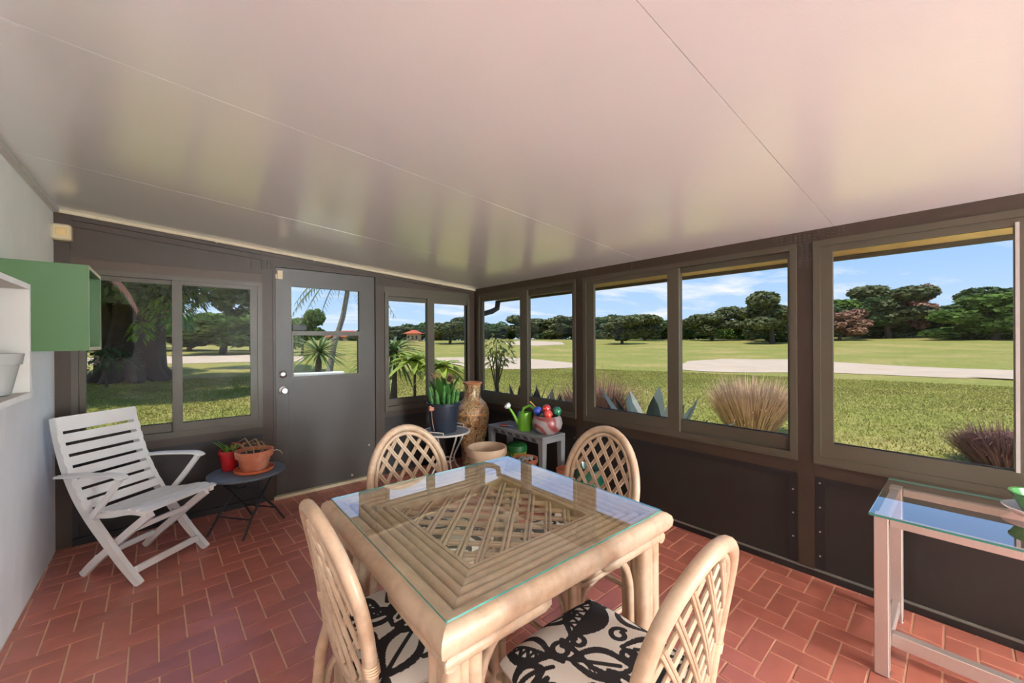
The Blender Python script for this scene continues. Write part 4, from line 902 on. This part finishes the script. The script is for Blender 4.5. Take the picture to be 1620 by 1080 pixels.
house('pink house with a red roof low in the door glass', 546, 96, 8, 1.9, 5, -.9)
house('long pink house with a red roof beyond the shade tree', 395, 66, 12, 2.4, 6, -.6)

# big shade tree outside the window behind the white chair
bt_p = ground_hit(208, 603)
ft = thing('shade_tree', 'huge dark shade tree with a flared trunk outside the left window', 'tree', bt_p)
mb = MB(); S_ = 16.0/16
for k in range(9):
    a = k*.698; f_ = .55; mb.tube([(1.25*math.cos(a), 1.25*math.sin(a), -.1), (.75*math.cos(a), .75*math.sin(a), .35), (f_*math.cos(a), f_*math.sin(a), 1.1), (f_*1.1*math.cos(a+.3), f_*1.1*math.sin(a+.3), 2.2), (1.2*math.cos(a+.5), 1.2*math.sin(a+.5), 3.4), (2.6*math.cos(a+.7), 2.6*math.sin(a+.7), 4.6)], [.22, .34, .46, .42, .26, .12], 8)
mb.build('trunk', mat('dark_bark', (74, 62, 52), .95, var=.35, vscale=3, bump=.7, bscale=8), ft, smooth=True)
rng = random.Random(5); bl = []
for k in range(60): a = rng.uniform(0, 6.28); r_ = 7.5*math.sqrt(rng.uniform(.01, 1)); bl.append((r_*math.cos(a), r_*math.sin(a), 3.9+rng.uniform(0, 2.6)-.10*r_, rng.uniform(1.1, 1.8), rng.uniform(.7, 1.1)))
def col_of(b):
    p = Vector(bt_p)+Vector(b[:3]); return 810+FPX*(p.x*CR.x+p.y*CR.y+b[3]*.8)/(p.x*CF.x+p.y*CF.y)
bl = [b for b in bl if col_of(b) < 425]
link('foliage', leaf_cloud('foliage', bl, 38000, .16, M_TR[0], 11), ft)
# hanging sprays of larger bright leaves, pink flowers and a drooping palm frond nearer the glass
def spray(label, px, py, d, n, L, W, m_, spread, cat='shrub', name='leafy_shrub', seed=3, stem_to=None, flowers=0):
    v = ray(px, py); c = Vector((0, 0, CAM_H))+v*d; g0 = hgt(c.x, c.y); rng = random.Random(seed); t = thing(name, label, cat, (c.x, c.y, g0)); h = c.z-g0
    mb = MB(); mb.tube([(.05, .05, 0), (.02, 0, h*.5), (0, 0, h)], [.035, .028, .015], 7)
    for k in range(7): a = rng.uniform(0, 6.28); mb.tube([(0, 0, h*.6), (spread[0]*.5*math.cos(a), spread[0]*.5*math.sin(a), h+spread[1]*rng.uniform(-.4, .6))], [.014, .005], 5)
    mb.build('stem', M_BARK, t, smooth=True)
    mb = MB()
    for k in range(n):
        a = rng.uniform(0, 6.28); b = rng.uniform(-.9, .7); r_ = rng.random()**.5
        p = Vector((spread[0]*r_*math.cos(a), spread[0]*r_*math.sin(a), h+spread[1]*rng.uniform(-1, 1)*(1-.4*r_)))
        blade(mb, p, (math.cos(a), math.sin(a), b), L*rng.uniform(.7, 1.2), W, .35, 4)
    mb.build('foliage', m_, t)
    for k in range(flowers):
        a = rng.uniform(0, 6.28); p = Vector((spread[0]*.9*rng.random()*math.cos(a), spread[0]*.9*rng.random()*math.sin(a), h+rng.uniform(-.05, .12)))
        mb = MB(); [blade(mb, p, (math.cos(q*1.256), math.sin(q*1.256), .5), .05, .018, .2, 3) for q in range(5)]; mb.build('flower', mat('pink_flower', (226, 140, 150), .6, rnd=.2), t)
    return t
def hanging(px, py, d, n, L, W, m_, spread, seed, flowers=0):
    c = Vector((0, 0, CAM_H))+ray(px, py)*d-Vector(bt_p); rng = random.Random(seed)
    mb = MB(); mb.tube([(0, 0, 3.2), c*.55+Vector((0, 0, 2.6)), c+Vector((0, 0, 1.2)), c], [.10, .06, .03, .01], 7); br = mb.build('branch', M_BARK, ft, smooth=True); mb = MB()
    for k in range(n):
        a = rng.uniform(0, 6.28); q = rng.random()**.5; p = c+Vector((spread[0]*q*math.cos(a), spread[0]*q*math.sin(a), spread[1]*rng.uniform(-1, 1)*(1-.5*q))); blade(mb, p, (math.cos(a), math.sin(a), rng.uniform(-1.3, .5)), L*rng.uniform(.7, 1.2), W, .4, 4)
    mb.build('leaf_spray', m_, br)
    for k in range(flowers):
        a = rng.uniform(0, 6.28); p = c+Vector((.3*rng.random()*math.cos(a), .3*rng.random()*math.sin(a), rng.uniform(-.15, .15))); mb = MB()
        for q in range(5): blade(mb, p, (math.cos(q*1.256), math.sin(q*1.256), .5), .09, .03, .2, 3)
        mb.build('flower', mat('pink_flower', (226, 140, 150), .6, rnd=.2), br)
M_MANGO = mat('bright_mango_leaf', (120, 150, 48), .45, var=.25, rnd=.3, trans=.3)
hanging(258, 470, 10.5, 260, .22, .032, M_MANGO, (.42, .75), 3); hanging(283, 500, 10.2, 160, .20, .03, M_LEAF2, (.3, .5), 4, 10); hanging(225, 520, 10.8, 90, .16, .03, M_MANGO, (.25, .35), 6); hanging(300, 465, 11.0, 220, .2, .03, M_TR[2], (.6, .5), 7)
spray('dark low shrub at the foot of the shade tree', 165, 566, 13.0, 200, .20, .05, M_TR[0], (.9, .45), seed=6)
def palm_rosette(label, px, py, d, n, L, W, m_, name, cat, trunk_r=.07, droop=.35, up=(-.35, 1.0), seed=2, lean=(0, 0), big=False):
    v = ray(px, py); c = Vector((0, 0, CAM_H))+v*d; g0 = hgt(c.x, c.y); h = c.z-g0; rng = random.Random(seed); t = thing(name, label, cat, (c.x-lean[0], c.y-lean[1], g0))
    MB().tube([(0, 0, -.05), (lean[0]*.3, lean[1]*.3, h*.4), (lean[0]*.7, lean[1]*.7, h*.75), (lean[0], lean[1], h)], [trunk_r*1.3, trunk_r, trunk_r*.9, trunk_r*.8], 9).build('trunk', M_BARK, t, smooth=True)
    if big:                                       # separate leaves
        for k in range(n):
            a = k*2.399; b = up[0]+(up[1]-up[0])*(k/n); mb = MB(); blade(mb, (lean[0], lean[1], h), (math.cos(a), math.sin(a), b), L*rng.uniform(.85, 1.1), W, droop, 7); mb.build('leaf', m_, t)
    else:
        mb = MB()
        for k in range(n): a = rng.uniform(0, 6.28); b = rng.uniform(*up)*1.3; blade(mb, (lean[0], lean[1], h), (math.cos(a), math.sin(a), b), L*rng.uniform(.8, 1.15), W, droop, 6)
        mb.build('foliage', m_, t)
    return t
M_YUC = mat('yucca_leaf', (92, 116, 62), .45, var=.25, rnd=.25, trans=.15); M_YUC2 = mat('yucca_leaf_light', (120, 138, 84), .45, var=.25, rnd=.25, trans=.15)
palm_rosette('spiky yucca centred in the lower door glass', 505, 556, 7.2, 80, .60, .020, M_YUC2, 'yucca', 'yucca', .06, .25, (-.45, 1.1), 2, (.05, .0), True)
palm_rosette('dark spiky yucca at the left of the small window', 622, 556, 5.9, 80, .66, .022, M_YUC, 'yucca', 'yucca', .06, .45, (-.5, 1.2), 4, (0, 0), True)
palm_rosette('smaller spiky yucca behind the door stile', 588, 572, 6.6, 40, .5, .018, M_YUC, 'yucca', 'yucca', .05, .3, (-.3, 1.1), 8, (0, 0), True)
M_CORD = mat('cordyline_leaf', (150, 168, 70), .45, var=.2, rnd=.3, trans=.3)
palm_rosette('broad-leaved light green shrub left of the small window mullion', 656, 570, 5.4, 30, .42, .05, M_CORD, 'broadleaf_shrub', 'shrub', .02, .5, (-.2, 1.1), 5, (0, 0), True)
palm_rosette('broad-leaved light green shrub right of the small window mullion', 700, 580, 5.2, 26, .38, .046, M_CORD, 'broadleaf_shrub', 'shrub', .02, .5, (-.2, 1.1), 6, (0, 0), True)
palm_rosette('arching yellow-green plant low in the small window', 622, 640, 5.0, 12, .42, .016, M_CORD, 'arching_plant', 'plant', .015, .8, (.2, 1.0), 7, (0, 0), True)
# coconut-like palm behind the door: slim trunk, fronds above the glass
v = ray(550, 452); pc = Vector((0, 0, CAM_H))+v*19.0; g0 = hgt(pc.x, pc.y)
pm = thing('palm_tree', 'slender leaning palm with drooping fronds seen through the door glass', 'palm', (pc.x-.35, pc.y, g0)); ph = pc.z-g0+.35
MB().tube([(-.55, 0, -.1), (-.30, 0, ph*.3), (.12, 0, ph*.6), (.33, 0, ph*.85), (.35, 0, ph)], [.16, .13, .12, .11, .13], 10).build('trunk', mat('palm_trunk', (140, 132, 120), .9, var=.2, vscale=6), pm, smooth=True)
for k in range(13):
    a = k*2.399; mb = MB(); L = 2.3; dz = .35+.5*(k % 3)/3; rib = [Vector((.35+math.cos(a)*L*t, math.sin(a)*L*t, ph+L*(dz*t-1.05*t*t))) for t in [q/9 for q in range(10)]]
    mb.tube(rib, [.02]*9+[.004], 5)
    for q in range(1, 10):
        for s in (-1, 1):
            for e in (0, .5):
                p = rib[q].lerp(rib[q-1], e); d_ = (rib[q]-rib[q-1]).normalized(); sd_ = d_.cross(Vector((0, 0, 1))).normalized()*s; blade(mb, p, d_*.5+sd_+Vector((0, 0, -.5)), .5*(1-.05*q), .014, .4, 3)
    mb.build('frond', M_YUC, pm)
# drooping frond at the left window, part of a palm standing beside the house
v = ray(128, 432); pc = Vector((0, 0, CAM_H))+v*4.4; g0 = hgt(pc.x, pc.y)
p2 = thing('palm_tree', 'palm beside the house with one brown frond drooping behind the green shelf', 'palm', (pc.x, pc.y, g0)); ph = pc.z-g0
MB().tube([(-.1, 0, -.1), (-.04, 0, ph*.5), (0, 0, ph+.3)], [.10, .08, .07], 9).build('trunk', M_BARK, p2, smooth=True)
for k, a in enumerate((-.25, 1.9, 3.6)):
    mb = MB(); L = .46; rib = [Vector((math.cos(a)*L*t, math.sin(a)*L*t, ph+.12+L*(.25*t-1.25*t*t))) for t in [q/9 for q in range(10)]]; mb.tube(rib, [.012]*9+[.003], 5)
    for q in range(1, 10):
        for s in (-1, 1):
            for e in (0, .33, .66):
                p = rib[q].lerp(rib[q-1], e); d_ = (rib[q]-rib[q-1]).normalized(); sd_ = d_.cross(Vector((0, 0, 1))).normalized()*s; blade(mb, p, d_*.8+sd_*.7+Vector((0, 0, -.6)), .17*(1-.05*q), .005, .4, 3)
    mb.build('frond', mat('brown_frond', (150, 104, 84), .8, var=.2) if k == 0 else M_YUC, p2)
# agaves, grasses and shrubs in the bed along the window wall
M_AGV = mat('agave_leaf', (84, 96, 88), .45, var=.2, vscale=3, stretch=(1, 1, 1), second=(70, 80, 76), sec_scale=3); M_DARKB = mat('dark_bromeliad', (66, 62, 56), .45, var=.25)
def agave(label, px, py, d, n, L, W, m_, seed, up=(.7, 2.6)):
    v = ray(px, py); c = Vector((0, 0, CAM_H))+v*d; g0 = hgt(c.x, c.y); rng = random.Random(seed); t = thing('agave', label, 'agave', (c.x, c.y, g0)); LL = max(.3, (c.z-g0)*1.02)
    for k in range(n):
        a = k*2.399+seed; b = up[0]+(up[1]-up[0])*(k/n); mb = MB(); blade(mb, (.04*math.cos(a), .04*math.sin(a), 0), (math.cos(a), math.sin(a), b), LL*rng.uniform(.85, 1.05), W, .10, 7, .35)
        mb.build('leaf', m_, t)
    return t
agave('large blue-grey agave below the middle window', 1032, 590, 4.6, 18, 1, .10, M_AGV, 3); agave('dark spiky bromeliad by the corner window sash bar', 826, 594, 5.9, 18, 1, .055, M_DARKB, 5, (1.2, 5.0)); agave('dark spiky bromeliad left of the second window post', 868, 600, 5.5, 17, 1, .06, M_DARKB, 8, (1.2, 5.0)); agave('dark agave tip low in the middle window', 1092, 644, 4.4, 9, 1, .05, M_DARKB, 2, (.4, 1.6))
def grass_clump(label, px, py, d, n, rad, m_, seed, Lf=1.0, spread=.55):
    v = ray(px, py); c = Vector((0, 0, CAM_H))+v*d; g0 = hgt(c.x, c.y); rng = random.Random(seed); t = thing('ornamental_grass', label, 'grass clump', (c.x, c.y, g0)); Hh = (c.z-g0)*Lf
    for part in range(3):
        mb = MB()
        for k in range(n//3):
            a = rng.uniform(0, 6.28); r_ = rad*.42*rng.random()**.5; sp = spread*rng.random()**.6
            blade(mb, (r_*math.cos(a), r_*math.sin(a), 0), (math.cos(a)*sp, math.sin(a)*sp, 1), Hh*rng.uniform(.55, 1.12), .006, .22*rng.random()+.1*sp, 5)
            if k % 2 == 0: a2 = rng.uniform(0, 6.28); z0 = Hh*rng.uniform(.2, .7); q = rad*.5*rng.random(); blade(mb, (q*math.cos(a), q*math.sin(a), z0), (math.cos(a2), math.sin(a2), .5), .22, .005, .5, 4)
        mb.build('blades', m_, t, kind='stuff')
    return t
M_STRAW = mat('straw_grass', (206, 172, 138), .8, var=.2, rnd=.3, trans=.2); M_STRAW2 = mat('russet_grass', (140, 104, 84), .8, var=.2, rnd=.3, trans=.2); M_PURP = mat('purple_grass', (110, 74, 66), .8, var=.25, rnd=.35, trans=.2)
grass_clump('dry straw-coloured grass clump before the third window post', 1187, 590, 6.3, 2700, .75, M_STRAW, 2, 1.0, .60)
grass_clump('brown grass clump beside the second window post', 948, 580, 6.0, 1200, .6, M_STRAW2, 3, 1.0, .8)
grass_clump('reddish purple grass at the right of the largest window', 1590, 664, 4.6, 1500, .6, M_PURP, 4, 1.0, .95)
grass_clump('thin brown grass behind the dark bromeliads', 905, 612, 6.2, 400, .3, M_STRAW2, 5, 1.0, .5)
spray('small leafy sapling with yellowish leaves at the corner window', 785, 556, 5.6, 300, .075, .016, mat('sapling_leaf', (136, 142, 70), .5, var=.25, rnd=.3, trans=.3), (.26, .26), seed=9, name='sapling')
wb = MB().box(-.42, .42, -.10, .10, 0, .07, .01); o_ = wb.build('garden_bench', M_WHITE); q_ = at_depth(499, 6.3); q_.z = hgt(q_.x, q_.y)
o_.name = 'bench_seat'; bn = thing('garden_bench', 'low white garden bench outside the door', 'bench', (q_.x, q_.y, q_.z), -.2); zb = CAM_H-(589-541)/FPX*6.3-q_.z
o_.parent = bn; o_.location = (0, 0, zb-.07)
for s in (-1, 1): MB().box(s*.34-.04, s*.34+.04, -.08, .08, 0, zb-.065, .008).build('bench_leg', M_WHITE, bn)

# short grass standing in the nearer lawn
rng = np.random.default_rng(3); n = 170000
rad = np.sqrt(rng.uniform(5.0**2, 19.0**2, n)); ang = rng.uniform(R(-30), R(112), n); gx = 1+rad*np.cos(ang); gy = 2+rad*np.sin(ang)
ok = ((gx > 3.6) | (gy > 4.8)); gx, gy, rad = gx[ok], gy[ok], rad[ok]; n = len(gx); gz = np.array([hgt(a, b) for a, b in zip(gx, gy)])
th = rng.uniform(0, 6.28, n); hh = rng.uniform(.02, .055, n); wv = .006+.0006*rad
base = np.stack([gx, gy, gz], -1); sd_ = np.stack([np.cos(th), np.sin(th), np.zeros(n)], -1)*wv[:, None]; tip = np.stack([rng.normal(0, .02, n), rng.normal(0, .02, n), hh], -1)
V = np.stack([base-sd_, base+sd_, base+tip], 1).reshape(-1, 3)
go = link('grass', np_mesh('grass', V, np.arange(n*3).reshape(-1, 3), mat('grass_blades', (150, 148, 78), .9, var=.3, vscale=.5, rnd=.3, trans=.3, spec=.1)))
go['kind'] = 'stuff'; go['label'] = 'short grass blades of the nearer lawn'; go['category'] = 'grass'

# ------------------------------------------------------------------ added fill light for the room: two globes, unseen behind the camera
FILL_POWER = 205.0
fl = thing('fill_lamp', 'added two-globe fill light, unseen behind the camera', 'lamp', (2.2, -3.6, 0))
MB().lathe([(.16, 0), (.16, .02), (.02, .035)], 24).build('base', M_CHROME, fl, smooth=True)
MB().tube([(0, 0, .03), (0, 0, 1.75)], .014).build('pole', M_CHROME, fl, smooth=True)
m = bpy.data.materials.new('fill_globe'); m.use_nodes = True; t_ = m.node_tree; t_.nodes.clear()
o_ = N(t_, 'ShaderNodeOutputMaterial'); e_ = N(t_, 'ShaderNodeEmission'); e_.inputs[0].default_value = (.88, .96, 1.0, 1); e_.inputs[1].default_value = FILL_POWER; t_.links.new(e_.outputs[0], o_.inputs[0])
for z in (.85, 1.60): MB().sphere((0, 0, z), .20, 20, 12).build('globe', m, fl, smooth=True)
